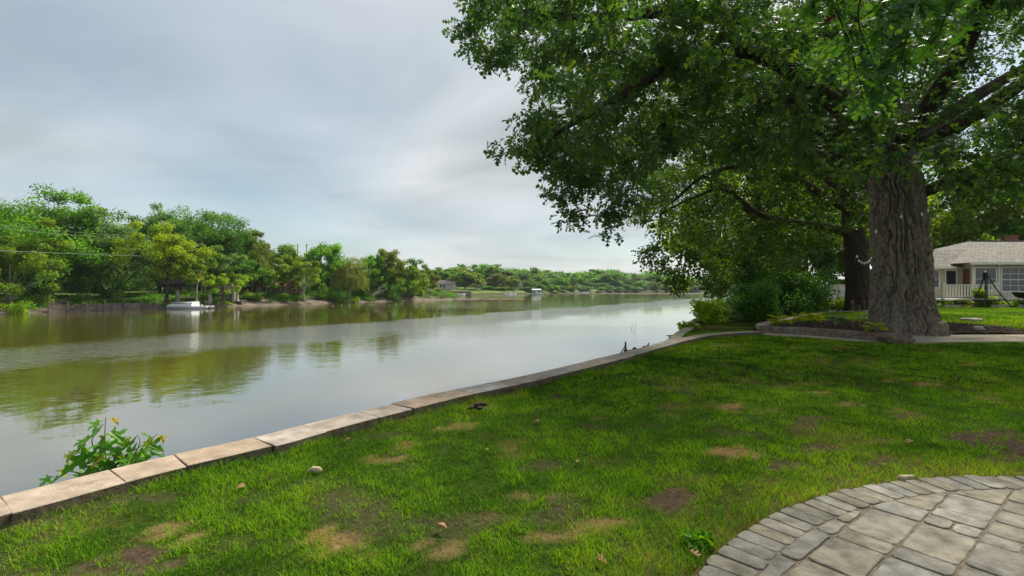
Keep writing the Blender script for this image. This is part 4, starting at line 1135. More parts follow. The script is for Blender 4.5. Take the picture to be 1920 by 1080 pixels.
bank_tree('young_maple_tree', 'pale young tree between the two long low houses', 445, 512, 34, 84, 1.8, 'lf_bright', 111, leaf=.24, trunk_r=.2, bark='bark_pale')
bank_tree('oak_tree', 'mixed olive tree with bare twigs on its crown', 462, 430, 74, 100, 3.0, 'lf_olive', 112)
bank_tree('oak_tree', 'dark tree standing in front of the long brown house', 472, 492, 64, 92, 3.2, 'lf_deep', 113, leaf=.28)
bank_tree('locust_tree', 'broad lime-green tree left of the utility poles', 520, 464, 92, 112, 3.5, 'lf_lime', 114, leaf=.34)
bank_tree('locust_tree', 'small yellowish tree over the end of the brown house', 507, 508, 50, 97, 2.6, 'lf_lime', 115, leaf=.26, bark='bark_pale', trunk_r=.14)
bank_tree('birch_tree', 'light feathery tree with a pale slender trunk by the shed', 570, 482, 66, 98, 2.6, 'lf_lime', 116, leaf=.26, bark='bark_pale', trunk_r=.2, lobes=12)
bank_tree('ash_tree', 'dark green dome-topped tree right of the utility poles', 614, 459, 84, 112, 2.0, 'lf_green', 117, leaf=.34)
bank_tree('cottonwood_tree', 'leafy green tree just right of the willow', 702, 474, 60, 118, 1.2, 'lf_green', 118, leaf=.36)
bank_tree('cottonwood_tree', 'tallest slender tree on the wooded point with an open wispy top', 730, 467, 44, 120, 1.2, 'lf_olive', 119, leaf=.30, dens=.75, lobes=14)
bank_tree('cottonwood_tree', 'yellow-green tree leaning over the driftwood on the point', 762, 492, 66, 124, 1.0, 'lf_lime', 120, leaf=.36)
bank_tree('ash_tree', 'dark small-crowned tree peeping over the point', 784, 487, 40, 158, 2.0, 'lf_deep', 121, leaf=.4)
bank_tree('locust_tree', 'last yellowish tree at the tip of the wooded point', 800, 507, 46, 140, 1.0, 'lf_olive', 122, leaf=.36)
for k, (cx, top, w, d, m_) in enumerate(((130, 440, 130, 100, 'lf_deep'), (20, 430, 150, 104, 'lf_deep'), (230, 460, 110, 108, 'lf_deep'), (350, 455, 120, 116, 'lf_green'), (440, 470, 110, 120, 'lf_green'), (500, 490, 90, 130, 'lf_deep'), (570, 495, 90, 130, 'lf_deep'),
                                          (650, 492, 90, 134, 'lf_green'), (700, 500, 80, 140, 'lf_deep'), (745, 505, 70, 142, 'lf_deep'), (-120, 400, 170, 90, 'lf_green'), (180, 470, 90, 92, 'lf_deep'))):
    bank_tree('background_tree', ('dark tree close behind the tallest maple', 'dark tree behind the feathery tree', 'dark tree behind the grey-green tree', 'green tree behind the cream house gable', 'green tree far behind the silvery tree', 'dark tree behind the broad lime-green tree', 'dark tree behind the birch by the shed', 'green tree behind the weeping willow', 'dark tree behind the leafy tree right of the willow', 'dark tree behind the yellow-green point tree', 'green tree beyond the left edge of the bank', 'dark low tree between the tallest maple and the grey-green tree')[k], cx, top, w, d, 1.5, m_, 140 + k, leaf=.46, dens=.6, group='trees behind the front row on the opposite bank')
for k, (cx, d, w, h) in enumerate(((-60, 82, 9, 4.5), (10, 84, 9, 4), (70, 86, 8, 4.2), (125, 88, 8, 3.6), (175, 90, 8, 3.4), (225, 118, 10, 4), (275, 118, 9, 4), (430, 108, 8, 4), (505, 116, 9, 5), (560, 116, 9, 5), (610, 116, 9, 5), (660, 122, 9, 5), (705, 128, 9, 5), (750, 132, 9, 5))):
    x, y = bank_xy(cx, d)
    bush('undergrowth', ORD[k] + ' clump from the left of dark undergrowth behind the front trees', (x, y, 1.9), h, w, ('lf_deep', 'lf_green')[k % 2], 260 + k, leaf=.36, group='undergrowth on the opposite bank', dens=.8)
# weeping willow
def willow(label, cx, top, wid, d, seed):
    g = np.random.default_rng(seed); x, y = bank_xy(cx, d); H = CZ + (540 - top) / F * d - 1.2; W = wid / F * d
    t = thing('willow_tree', label, 'tree', (x, y, 1.2))
    n = 260; q = unit(g.normal(size=(n, 3))); q[:, 2] = np.abs(q[:, 2]); q *= g.uniform(.5, 1, (n, 1))
    st = q * np.array([W / 2, W / 2, H * .52]) + np.array([0, 0, H * .46])
    CC = []; DD = []
    for s in st:
        ln_ = g.uniform(.25, .75) * max(.5, (s[2] - .4)); m = int(ln_ / .09) + 1
        u = np.linspace(0, 1, m); out_ = unit(np.array([s[0], s[1], 0]) + 1e-3) * .5
        CC.append(s + u[:, None] * np.array([0, 0, -ln_]) + out_ * (np.sqrt(u)[:, None]) + g.normal(size=(m, 3)) * .07); DD.append(np.tile([0, 0, -1.], (m, 1)) + g.normal(size=(m, 3)) * .25)
    C = np.vstack(CC); D = unit(np.vstack(DD)); N = unit(g.normal(size=C.shape))
    v, f = leaf_arrays(C, D, N, .42, .13, DIAMOND)
    o = link('crown', fastmesh('crown', v, f, {'rnd': np.repeat(g.uniform(0, .98, len(C)), 4)}), M['lf_willow'], t); o['kind'] = 'stuff'
    C, D, N, lc, _ = lobed_crown(H, W * .9, H * .4, g, 30, 50, .3)
    link('trunk', tubes_mesh('trunk', simple_trunk(H, H * .4, .32, lc, g)), M['bark_grey'], t)
    v, f = leaf_arrays(C, D, N, .35, .16, DIAMOND); o = link('top_foliage', fastmesh('top_foliage', v, f, {'rnd': np.repeat(g.uniform(0, .98, len(C)), 4)}), M['lf_willow'], t); o['kind'] = 'stuff'
willow('golden weeping willow trailing its strands to the bank', 655, 484, 66, 108, 160)
# bare branches
def dead_tree(name, label, base, tip_list, r, group=None):
    t = thing(name, label, 'dead tree', base)
    b0 = np.array(base, float); paths = []
    for tp in tip_list:
        tp = np.asarray(tp, float); m = (b0 + tp) / 2 + np.array([.3, 0, .2]) * np.linalg.norm(tp - b0) * .12
        main = catmull([b0 - [0, 0, .4], m, tp], 5); paths.append((main, np.linspace(r, r * .2, len(main)), 6))
        g = np.random.default_rng(int(abs(tp[0] * 100)) % 9999)
        for k in range(6):
            s = main[3 + k % (len(main) - 4)]; e = s + unit(tp - b0) * .8 + g.normal(size=3) * .8 * np.array([1, .6, .7])
            paths.append((catmull([s, (s + e) / 2 + g.normal(size=3) * .1, e], 3), np.linspace(r * .35, r * .1, 7), 4))
    link('branches', tubes_mesh('branches', paths, b0), M['dead_wood'], t)
    return t
x, y = bank_xy(452, 101); dead_tree('dead_tree', 'bare grey dead treetop above the olive tree', (x, y, 2.0), [P(455, 420, 101), P(447, 430, 101), P(466, 436, 101)], .14)
x, y = bank_xy(696, 121); dead_tree('dead_tree', 'bare dead branches left of the tallest point tree', (x, y, 1.6), [P(684, 474, 121), P(693, 478, 121), P(676, 484, 121)], .16)
x, y = bank_xy(688, 112); dead_tree('fallen_tree', 'grey fallen tree slanting from the shore beside the willow', (x, y, .9), [P(722, 534, 115), P(716, 545, 114), P(705, 548, 112)], .18)
# bank bushes
for k, (cx, by, d, w, h, m_, lab) in enumerate((
        (150, 0, 71, 3.2, 1.5, 'lf_shrub', 'dark low bush above the timber bulkhead'), (28, 0, 60, 4.2, 1.8, 'lf_bright', 'bright waterside bush at the far left below the feathery tree'),
        (322, 0, 78, 1.4, 1.0, 'lf_bright', 'small bright bush just behind the stern of the pontoon boat'), (372, 0, 80, 2.8, 1.2, 'lf_green', 'weedy bush behind the bow of the pontoon boat'), (404, 0, 82, 2.6, 1.1, 'lf_lime', 'yellowish weeds right of the pontoon boat'),
        (425, 0, 84, 2.0, 1.1, 'lf_bright', 'weeds left of the little wooden dock'), (466, 0, 90, 3.0, 1.9, 'lf_bright', 'lush green bush right of the little wooden dock'), (485, 0, 91, 2.0, 1.2, 'lf_lime', 'pale bush below the brown house door'),
        (504, 0, 96, 2.4, 1.3, 'lf_green', 'dark hedge below the brown house'), (537, 0, 96, 2.0, 1.3, 'lf_bright', 'round bright green bush on the muddy shore'), (558, 0, 97, 2.2, 1.2, 'lf_bright', 'second round bush on the muddy shore nearer the shed'),
        (606, 0, 102, 2.4, 3.6, 'lf_green', 'upright bush left of the dark shore thicket'), (632, 0, 104, 5.5, 3.2, 'lf_deep', 'large dark thicket in front of the willow'), (664, 0, 107, 3.2, 1.3, 'lf_bright', 'low weeds under the willow strands'),
        (690, 0, 112, 4.5, 1.3, 'lf_green', 'low shore weeds left of the fallen tree'), (735, 0, 118, 6.0, 2.4, 'lf_deep', 'dark brush under the point trees'), (770, 0, 126, 4.0, 2.4, 'lf_deep', 'dark brush near the driftwood'),
        (790, 0, 130, 3.0, 3.2, 'lf_bright', 'vivid green bush at the tip of the point'), (815, 0, 134, 4.0, 1.0, 'lf_olive', 'dry yellow weeds beyond the tip of the point'), (80, 0, 72, 4, 2.6, 'lf_deep', 'dark undergrowth beneath the tallest maple'), (200, 0, 78, 3.4, 1.6, 'lf_deep', 'dark undergrowth beneath the grey-green tree'))):
    x, y = bank_xy(cx, d)
    i = int(np.argmin(np.hypot(lb[:, 0] - x, lb[:, 1] - y))); t_ = unit(lb[min(i + 1, len(lb) - 1)] - lb[i - 1]); inl = np.dot(np.array([x, y]) - lb[i], np.array([-t_[1], t_[0]]))
    gz = float(np.interp(inl, [0, 1.9, 3.5, 5.5, 9, 16, 40], [.05, .45, 1.0, 1.4, 1.72, 1.95, 2.25]))
    bush('bank_bush', lab, (x, y, gz - .05), h, w, m_, 200 + k, leaf=.22)
# weeds and ivy covering the slope of the opposite bank
gg = np.random.default_rng(270); n = 26000
ii = gg.integers(3, len(lb) - 2, n); tt = unit(lb[np.minimum(ii + 1, len(lb) - 1)] - lb[ii - 1]); nn_ = np.c_[-tt[:, 1], tt[:, 0]]
inl = 1.6 + 13 * gg.random(n) ** 1.4
pp = lb[ii] + tt * gg.uniform(-1.5, 1.5, (n, 1)) + nn_ * inl[:, None]
den = vn(np.c_[pp * .22, np.zeros(n)], 271) * .6 + vn(np.c_[pp * .7, np.zeros(n)], 272) * .4
ok = (den > .44) & (pp[:, 1] > 50); pp, inl, den = pp[ok], inl[ok], den[ok]; n = len(pp)
gz = np.interp(inl, [0, 1.9, 3.5, 5.5, 9, 16, 40], [.05, .45, 1.05, 1.42, 1.74, 1.98, 2.25])
C = np.c_[pp, gz + gg.random(n) * .5 * (den - .3) * 2]
leaf_object('bank_weeds', C, unit(gg.normal(size=(n, 3)) + [0, 0, .4]), unit(gg.normal(size=(n, 3)) * .6 + [0, -.3, 1]), .30, .24, np.clip(gg.normal(.4, .25, n), 0, .9), DIAMOND, M['lf_green'], None, 'stuff')
tag(bpy.data.objects['bank_weeds'], 'low green weeds carpeting the slope of the opposite bank', 'weeds')
for k, (px_, d_, w_) in enumerate(((318, 86, 5.5), (352, 87, 6.0), (388, 88, 5.0))):
    x, y = bank_xy(px_, d_)
    bush('clipped_hedge', ('left', 'middle', 'right')[k] + ' run of the dark hedge in front of the cream house', (x, y, 1.65), 1.5, w_, 'lf_deep', 240 + k, leaf=.2, depth=1.6, cat='hedge')

# distant bank: five crowns, copied
FT = []
for k, (m_, H, W, zb) in enumerate((('lf_green', 12, 10.5, 1.6), ('lf_deep', 13, 9.5, 2.2), ('lf_grey', 11.5, 10, 1.6), ('lf_lime', 10.5, 9.5, 1.8), ('lf_olive', 10, 8.5, 2.0))):
    g = np.random.default_rng(300 + k)
    C, D, N, lc, cen = lobed_crown(H, W, zb, g, 100, 44, .6, 10)
    v, f = leaf_arrays(C, D, N, .70 * g.uniform(.7, 1.3, len(C)), .6, DIAMOND)
    cm = fastmesh('crown', v, f, {'rnd': np.repeat(np.clip(np.repeat(g.normal(.45, .15, 100), 44) + g.normal(0, .18, len(C)), 0, .98), 4)}); cm.materials.append(M[m_])
    tm = tubes_mesh('trunk', simple_trunk(H, zb, .28, lc, g)); tm.materials.append(M['bark_dark'])
    FT.append((cm, tm, H, W))
def far_tree(kind, px, top, d, wid, label, group=None, name='shore_tree'):
    cm, tm, H, W = FT[kind]; x, y = bank_xy(px, d)
    i = int(np.argmin(np.hypot(fb[:, 0] - x, fb[:, 1] - y))); inl = np.hypot(*(fb[i] - [x, y])); gz = float(np.interp(inl, [0, 3, 6, 14, 40, 160], [.05, .7, 1.6, 2.5, 3.4, 5.9]))
    if px < 820 and d > 300: gz = 2.5
    t = thing(name, label, 'tree', (x, y, gz), group, rz=(px * .7) % 6.28)
    h = CZ + (540 - top) / F * d - gz; s = h / H; w = wid / F * d / W
    t.scale = (w, w, s)
    o = link('crown', cm, None, t); o['kind'] = 'stuff'; link('trunk', tm, None, t)
    return t
far_tree(3, 872, 503, 245, 56, 'big round yellow-green tree right of the grey far house')
far_tree(4, 931, 514, 262, 34, 'brownish round tree alone on the far grass')
far_tree(1, 828, 504, 270, 60, 'dark tree behind the grey far house')
far_tree(2, 858, 500, 300, 70, 'dark tree behind the big yellow-green tree')
g = np.random.default_rng(9)
frow = 'trees along the distant bank'
for k_, px_ in enumerate(np.arange(905, 1440, 21)):
    d = float(np.interp(px_, [900, 1000, 1120, 1250, 1330, 1440], [290, 310, 375, 470, 560, 680])) + g.uniform(-8, 14)
    top = float(np.interp(px_, [900, 960, 1050, 1200, 1300, 1440], [499, 501, 506, 513, 518, 520])) + g.uniform(-5, 6)
    far_tree(int(g.integers(0, 3)), px_ + g.uniform(-5, 5), top, d, g.uniform(42, 64), ORD[k_] + ' tree from the left in the tall back row along the distant bank', frow)
for k_, px_ in enumerate(np.arange(960, 1420, 29)):
    d = float(np.interp(px_, [900, 1000, 1120, 1250, 1330, 1440], [262, 276, 345, 440, 520, 640])) + g.uniform(-2, 8)
    top = float(np.interp(px_, [900, 960, 1050, 1200, 1300, 1440], [518, 522, 523, 526, 528, 530])) + g.uniform(-5, 7)
    far_tree(int(g.choice([0, 0, 1, 3, 2])), px_ + g.uniform(-8, 8), top, d, g.uniform(20, 36), ORD[k_] + ' low tree from the left on the distant shore, in front of the back row', 'smaller trees on the distant shore')
for k_, px_ in enumerate(np.arange(905, 1420, 18)):
    d = float(np.interp(px_, [900, 1000, 1120, 1250, 1330, 1440], [250, 270, 336, 432, 510, 620])) + g.uniform(-3, 3)
    top = float(np.interp(px_, [900, 1050, 1200, 1440], [537, 536, 536, 536])) + g.uniform(-3, 3)
    far_tree(int(g.choice([0, 1, 1, 2, 4])), px_ + g.uniform(-7, 7), top, d, g.uniform(14, 30), ORD[k_] + ' low bush from the left along the distant waterline', 'bushes on the distant waterline', name='shore_bush')
for k_, px_ in enumerate(np.arange(-60, 900, 45)):
    far_tree(int(g.integers(0, 3)), px_, 512 + g.uniform(-5, 5), 320 + g.uniform(-20, 20), 62, ORD[k_] + ' tree from the left in the far wood glimpsed behind the opposite bank', 'far wood behind the opposite bank')

# ------------------------------------------------------------------ shrubs by the bed and background trees on the near bank
def shrub_at(name, label, px, py_base, top, wid, mat, seed, z=LZ - .05, leaf=.12, dens=2.2, d=None, **kw):
    d = d or (CZ - z) * F / (py_base - 540); x = (px - 960) / F * d; H = CZ + (540 - top) / F * d - z
    return bush(name, label, (x, d, z), H, wid / F * d, mat, seed, leaf=leaf, dens=dens, **kw)
shrub_at('shrub', 'bright yellow-green shrub leaning over the river edge', 1336, 604, 552, 92, 'lf_bright', 401, leaf=.11, dens=2.6, d=20.5)
shrub_at('shrub', 'dark green shrub in the middle of the bank thicket', 1420, 608, 512, 120, 'lf_shrub', 402, d=21.8, dens=2.6)
shrub_at('shrub', 'large dark glossy shrub behind the bed corner', 1482, 600, 498, 150, 'lf_shrub', 403, d=25.5, dens=2.4)
shrub_at('shrub', 'tall ivy-green shrub hugging the ivy-wrapped trunk', 1400, 590, 440, 90, 'lf_shrub', 404, d=31, dens=1.8, leaf=.16)
shrub_at('shrub', 'dark shrub at the right end of the thicket', 1528, 588, 548, 48, 'lf_shrub', 405, d=28.5, dens=2.2, leaf=.13, z=UZ - .1)
shrub_at('shrub', 'yellow-green border plants left of the second oak', 1572, 582, 556, 50, 'lf_bright', 406, d=31, dens=2, leaf=.13, z=UZ - .1)
shrub_at('shrub', 'lime shrub glowing between the two oak trunks', 1652, 578, 520, 40, 'lf_bright', 407, d=33, dens=2, leaf=.14, z=UZ - .1)
def right_tree(name, label, cx, top, wid, d, zb, mat, seed, **kw):
    x, y = bank_xy(cx, d); H = CZ + (540 - top) / F * d - 1.8
    return tree(name, label, (x, y, 1.8), H, wid / F * d, zb, mat, seed, **kw)
right_tree('linden_tree', 'sunlit yellow-green tree glimpsed left of the ivy-wrapped trunk', 1350, 300, 190, 52, 2.5, 'lf_backlit', 421, leaf=.36, dens=.7)
right_tree('linden_tree', 'backlit yellow-green tree between the ivy-wrapped and second oak trunks', 1500, 240, 240, 58, 2.2, 'lf_backlit', 422, leaf=.40, dens=.7)
right_tree('spruce_tree', 'dark bluish tree behind the shrubs left of the second oak', 1530, 400, 130, 50, 1.0, 'lf_grey', 423, leaf=.30, dens=1)
right_tree('linden_tree', 'bright tree behind the two oak trunks', 1650, 280, 200, 62, 3, 'lf_backlit', 424, leaf=.42, dens=.6)
right_tree('maple_tree', 'sunlit maple rising behind the white house left of the chimney', 1800, 330, 190, 58, 3, 'lf_backlit', 425, leaf=.36, dens=.6)
right_tree('maple_tree', 'bright green maple rising behind the white house at the right edge', 1935, 265, 220, 54, 3, 'lf_backlit', 426, leaf=.36, dens=.6)
right_tree('maple_tree', 'pale grey-green tree behind the house roof', 1740, 380, 160, 72, 3, 'lf_grey', 427, leaf=.42, dens=.9)
right_tree('maple_tree', 'dark tree at the end of the white fence', 1590, 420, 120, 66, 1.5, 'lf_deep', 428, leaf=.4, dens=.9)
right_tree('maple_tree', 'dark tree low behind the shrub thicket', 1440, 440, 150, 60, .8, 'lf_deep', 429, leaf=.38, dens=.9)
# trees just outside the frame, so that the wood goes on
def outside_tree(kind, x, y, z, h, w, label):
    cm, tm, H, W = FT[kind]; t = thing('tree', label, 'tree', (x, y, z), rz=x); t.scale = (w / W, w / W, h / H)
    o = link('crown', cm, None, t); o['kind'] = 'stuff'; link('trunk', tm, None, t)
for kind, px_, d, h, w, lab in ((0, -210, 72, 15, 15, 'nearest green tree beyond the left edge of the opposite bank'), (1, -360, 66, 14, 15, 'second tree beyond the left edge of the opposite bank'), (0, -540, 58, 14, 15, 'third tree beyond the left edge of the opposite bank'), (2, -300, 92, 17, 18, 'tree behind the left edge row of the opposite bank'), (1, -760, 54, 14, 16, 'farthest tree out of frame on the opposite bank')):
    x, y = bank_xy(px_, d); outside_tree(kind, x, y, 1.6, h, w, lab)
for kind, x, y, h, w, lab in ((0, 58, 46, 14, 14, 'green tree beyond the right end of the white house'), (3, 66, 38, 12, 12, 'lime tree far right of the white house'), (1, 84, 62, 16, 16, 'dark tree behind the right end of the white house'), (2, 76, 52, 15, 15, 'grey-green tree at the far right end of the upper lawn')):
    outside_tree(kind, x, y, 1.8, h, w, lab)

# ------------------------------------------------------------------ large single leaves
def shaped_leaf(name, half, mat, rnd, fold=.16, curl=.18, wid=1.0):
    h = [(x * wid, y) for x, y in half]
    def zz(x, y): return fold * abs(x) - curl * y * y + .04 * math.sin(9 * y + 5 * x)
    # midrib points under the outline, then quads/triangles per side
    v = []; f = []
    n = len(h); mids = []
    for x, y in h: v.append((x, y, zz(x, y)))
    for x, y in h[1:-1]: v.append((-x, y, zz(x, y)))
    R_ = list(range(n)); L_ = [0] + list(range(n, n + n - 2)) + [n - 1]
    f.append(tuple(R_)); f.append(tuple(L_[::-1]))
    me = bpy.data.meshes.new(name); me.from_pydata(v, [], f); me.update()
    at = me.attributes.new('rnd', 'FLOAT', 'POINT'); at.data.foreach_set('value', np.full(len(v), rnd, np.float32))
    me.materials.append(mat)
    return me
PIN = [(0, 0), (.05, .14), (.29, .10), (.25, .18), (.36, .23), (.11, .30), (.10, .38), (.43, .43), (.35, .50), (.46, .57), (.13, .58), (.11, .66), (.30, .77), (.19, .80), (.22, .89), (.06, .87), (0, 1.02)]
MAP = [(0, 0), (.10, .0), (.38, -.06), (.29, .08), (.15, .16), (.27, .29), (.53, .34), (.47, .42), (.62, .50), (.43, .50), (.35, .55), (.13, .46), (.11, .60), (.24, .72), (.13, .76), (.10, .88), (0, 1.06)]
HOS = [(0, 0), (.16, .06), (.32, .26), (.36, .46), (.27, .70), (.12, .90), (0, 1.02)]
g = np.random.default_rng(77)
pins = [shaped_leaf('leaf', PIN, M['pin_leaf'], r_, fold=.10 + .12 * (k % 3), curl=.05 + .1 * (k % 2), wid=.9 + .12 * (k % 2)) for k, r_ in enumerate((.1, .3, .45, .6, .75, .9))]
pin_brown = shaped_leaf('leaf', PIN, M['pin_leaf_brown'], .5, fold=.35, curl=.3)
pinT = thing('pin_oak_tree', 'pin oak beside the patio whose leafy branch hangs into the top right', 'tree', (9.6, 1.2, LZ - .05))  # only the branch shows; unseen trunk and crown placed to shade patio and lawn
trunk_path = [np.array([9.6, 1.2, 1.5]), np.array([9.55, 1.2, 4]), np.array([9.45, 1.3, 7]), np.array([9.4, 1.4, 11.5])]
link('trunk', tubes_mesh('trunk', [(catmull(trunk_path, 5), np.linspace(.36, .12, 16), 12)], origin(pinT)), M['bark_dark'], pinT)
b0 = np.array([9.48, 1.25, 6.0])
main = catmull([b0, np.array([7.4, 1.8, 6.9]), np.array([4.9, 2.6, 6.5]), P(1790, -150, 3.3), P(1740, -60, 3.3)], 6)
tw = [[(1700, -130), (1600, -60), (1560, -10), (1590, 70), (1610, 150), (1622, 195)], [(1740, -60), (1660, 0), (1655, 80), (1650, 150), (1655, 190)], [(1740, -60), (1710, 20), (1700, 70), (1690, 115)],
      [(1790, -150), (1790, -20), (1770, 40), (1745, 85)], [(1790, -150), (1850, -60), (1842, 5), (1825, 50)], [(1700, -130), (1580, -60), (1530, -30), (1525, 15)], [(1740, -60), (1630, -20), (1610, 40), (1640, 120)]]
paths = [(main, np.linspace(.055, .014, len(main)), 8)]
pl_ = []
for k, w_ in enumerate(tw):
    pts = catmull([P(x, y, 3.15 + .25 * math.sin(k * 2.1) + .05 * i) for i, (x, y) in enumerate(w_)], 5); paths.append((pts, np.linspace(.010, .0025, len(pts)), 5))
    L_ = np.r_[0, np.cumsum(np.linalg.norm(np.diff(pts, axis=0), axis=1))]
    for s in np.arange(.10, L_[-1], .034):
        q = np.array([np.interp(s, L_, pts[:, c]) for c in range(3)])
        for rep in range(2): pl_.append((q, s / L_[-1]))
link('branch', tubes_mesh('branch', paths, origin(pinT)), M['bark_dark'], pinT)
cnt = 0
for q, s in pl_:
    a = g.uniform(0, 2 * PI); D_ = unit(np.array([math.cos(a) * .9, math.sin(a) * .6, -g.uniform(.25, 1.1)])); N_ = unit(np.array([g.normal() * .5, -.6 + g.normal() * .4, .75]))
    px_, py_ = proj(q)
    if py_ > 205 or cnt > 285: continue
    brown = g.random() < .012
    o = place_leaf('leaf', pin_brown if brown else pins[int(g.integers(0, 6))], q + D_ * .025, D_, N_, g.uniform(.12, .18), pinT, origin(pinT)); cnt += 1
    if brown: o['label'] = 'brown withered leaf'
C, D, N, lc, cen = lobed_crown(8.5, 10.5, 0, g, 130, 50, .3, 11, squash=.8)
C = C + np.array([8.8, 3.4, 6.2]); ppx, ppy = proj(C); ok = ~((C[:, 1] > .3) & (ppx < 1990) & (ppy > -40)); C, D, N = C[ok], D[ok], N[ok]
leaf_object('crown', C, D, N, .26, .18, g.uniform(0, .98, len(C)), DIAMOND, M['pin_leaf'], pinT, 'stuff')
lims = []
for c in lc + np.array([8.8, 3.4, 6.2]):
    if proj(c)[0] > 1990 or proj(c)[1] < -60: lims.append((catmull([np.array([9.42, 1.35, min(c[2], 10.) - .8]), (c + np.array([9.42, 1.35, c[2] - .6])) / 2, c], 4), np.linspace(.08, .02, 9), 5))
link('limbs', tubes_mesh('limbs', lims, origin(pinT)), M['bark_dark'], pinT)

# soil foot of the wall, hidden by the wall from the lawn
toe = wall_curve[12:i_turn]; tn = normals2(toe)
b = MB()
for i in range(len(toe) - 1):
    b.prism([toe[i] - tn[i] * 1.3, toe[i] + tn[i] * .05, toe[i + 1] + tn[i + 1] * .05, toe[i + 1] - tn[i + 1] * 1.3], -.8, .05)
tag(b.build('wall_foot_soil', M['mud']), 'strip of mud at the foot of the retaining wall', kind='structure')
# maple sapling
maps = [shaped_leaf('leaf', MAP, M['maple_leaf'], r_, fold=.10 + .1 * (k % 2), curl=.12 + .1 * (k % 3)) for k, r_ in enumerate((.08, .25, .4, .55, .72, .9))]
mapy = [shaped_leaf('leaf', MAP, M['maple_young'], r_, fold=.3, curl=.3) for r_ in (.2, .6)]
sd0 = 4.3
sb = P(197, 1010, sd0)[:2]
sap = thing('maple_sapling', 'young maple sapling poking up behind the capstones at lower left', 'sapling', (sb[0], sb[1], .05))
stems = [[(197, 935), (200, 880), (196, 830), (198, 782)], [(199, 900), (225, 862), (262, 838), (294, 815)], [(200, 895), (180, 865), (150, 850), (146, 838)], [(199, 905), (150, 888), (118, 882), (104, 884)], [(225, 862), (250, 852), (262, 830), (258, 815)], [(199, 870), (180, 850), (172, 828), (176, 816)], [(200, 890), (215, 868), (212, 856), (208, 848)]]
paths = [(catmull([np.array([sb[0], sb[1], -.05]), np.array([sb[0] - .02, sb[1], .7]), P(197, 935, sd0)], 4), np.linspace(.012, .009, 9), 6)]
leaves = []
for k, s_ in enumerate(stems):
    pts = catmull([P(x, y, sd0 + .04 * math.sin(k * 2) * i) for i, (x, y) in enumerate(s_)], 5)
    paths.append((pts, np.linspace(.007, .003, len(pts)), 5))
    L_ = np.r_[0, np.cumsum(np.linalg.norm(np.diff(pts, axis=0), axis=1))]
    for j, s in enumerate(np.linspace(.08 if k else .18, L_[-1], 4 if k else 6)):
        q = np.array([np.interp(s, L_, pts[:, c]) for c in range(3)]); leaves.append((q, s / L_[-1], j))
link('stem', tubes_mesh('stem', paths, origin(sap)), M['bark_grey'], sap)
for q, u, j in leaves:
    for sgn in (0, PI):
        a = j * PI / 2 + sgn + g.uniform(-.5, .5)
        D_ = unit(np.array([math.cos(a), math.sin(a) * .8, -g.uniform(.25, .65)])); N_ = unit(np.array([g.normal() * .25, -.35 + g.normal() * .2, 1]))
        yng = u > .97
        o = place_leaf('leaf', mapy[int(g.integers(0, 2))] if yng and g.random() < .55 else maps[int(g.integers(0, 6))], q + D_ * .05, D_, N_, g.uniform(.09, .13) if yng else g.uniform(.15, .22), sap, origin(sap))
        if yng and o.data in mapy: o['label'] = 'young yellow-orange leaf'

# hostas and allium stalks in the bed
hos = [shaped_leaf('leaf', HOS, M['lf_hosta'], r_, fold=.25, curl=.35) for r_ in (.15, .45, .75, .95)]
hob = [shaped_leaf('leaf', HOS, M['lf_hosta_blue'], r_, fold=.25, curl=.35) for r_ in (.2, .5, .8)]
def hosta(label, px, py, d, rad, n, kinds):
    x = (px - 960) / F * d; z = float(upper_z(np.array([x]), np.array([d]))[0]) + .02
    t = thing('hosta_plant', label, 'plant', (x, d, z))
    for k in range(n):
        a = k * 2.4 + g.uniform(-.3, .3); el = g.uniform(.15, 1.0); r_ = rad * (.25 + .5 * (k / n))
        q = np.array([x + math.cos(a) * r_ * .5, d + math.sin(a) * r_ * .5, z + .08 + el * .20])
        D_ = unit(np.array([math.cos(a), math.sin(a), el * .9 - .1])); N_ = unit(np.array([-math.cos(a) * .4, -math.sin(a) * .4, 1.]))
        place_leaf('leaf', kinds[k % len(kinds)], q, D_, N_, rad * g.uniform(.5, .75), t, origin(t))
    paths = [(np.array([[x, d, z - .05], [x + .04 * math.cos(k), d + .04 * math.sin(k), z + .16]]), .006, 4) for k in range(6)]
    link('stalks', tubes_mesh('stalks', paths, origin(t)), M['lf_hosta'], t)
hosta('yellow-green hosta at the left tip of the oak bed', 1463, 607, 15.9, .42, 26, hos)
hosta('lime hosta further back beside the left tip of the bed', 1525, 600, 17.3, .40, 24, hos)
hosta('pale blue-green hosta in the middle of the mulch', 1568, 606, 16.2, .38, 20, hob)
hosta('bright yellow hosta beside the front boulder', 1643, 620, 13.55, .36, 16, hos)
hosta('small dark hosta between the stalks and the oak trunk', 1622, 596, 17.2, .28, 12, hob)
hosta('low lime hosta tucked behind the left tip of the bed wall', 1497, 600, 18.2, .34, 14, hos)
M['stalk'] = plain('stalk', (0.32, 0.27, 0.15), .9); M['seed_head'] = plain('seed_head', (0.42, 0.24, 0.20), .9)
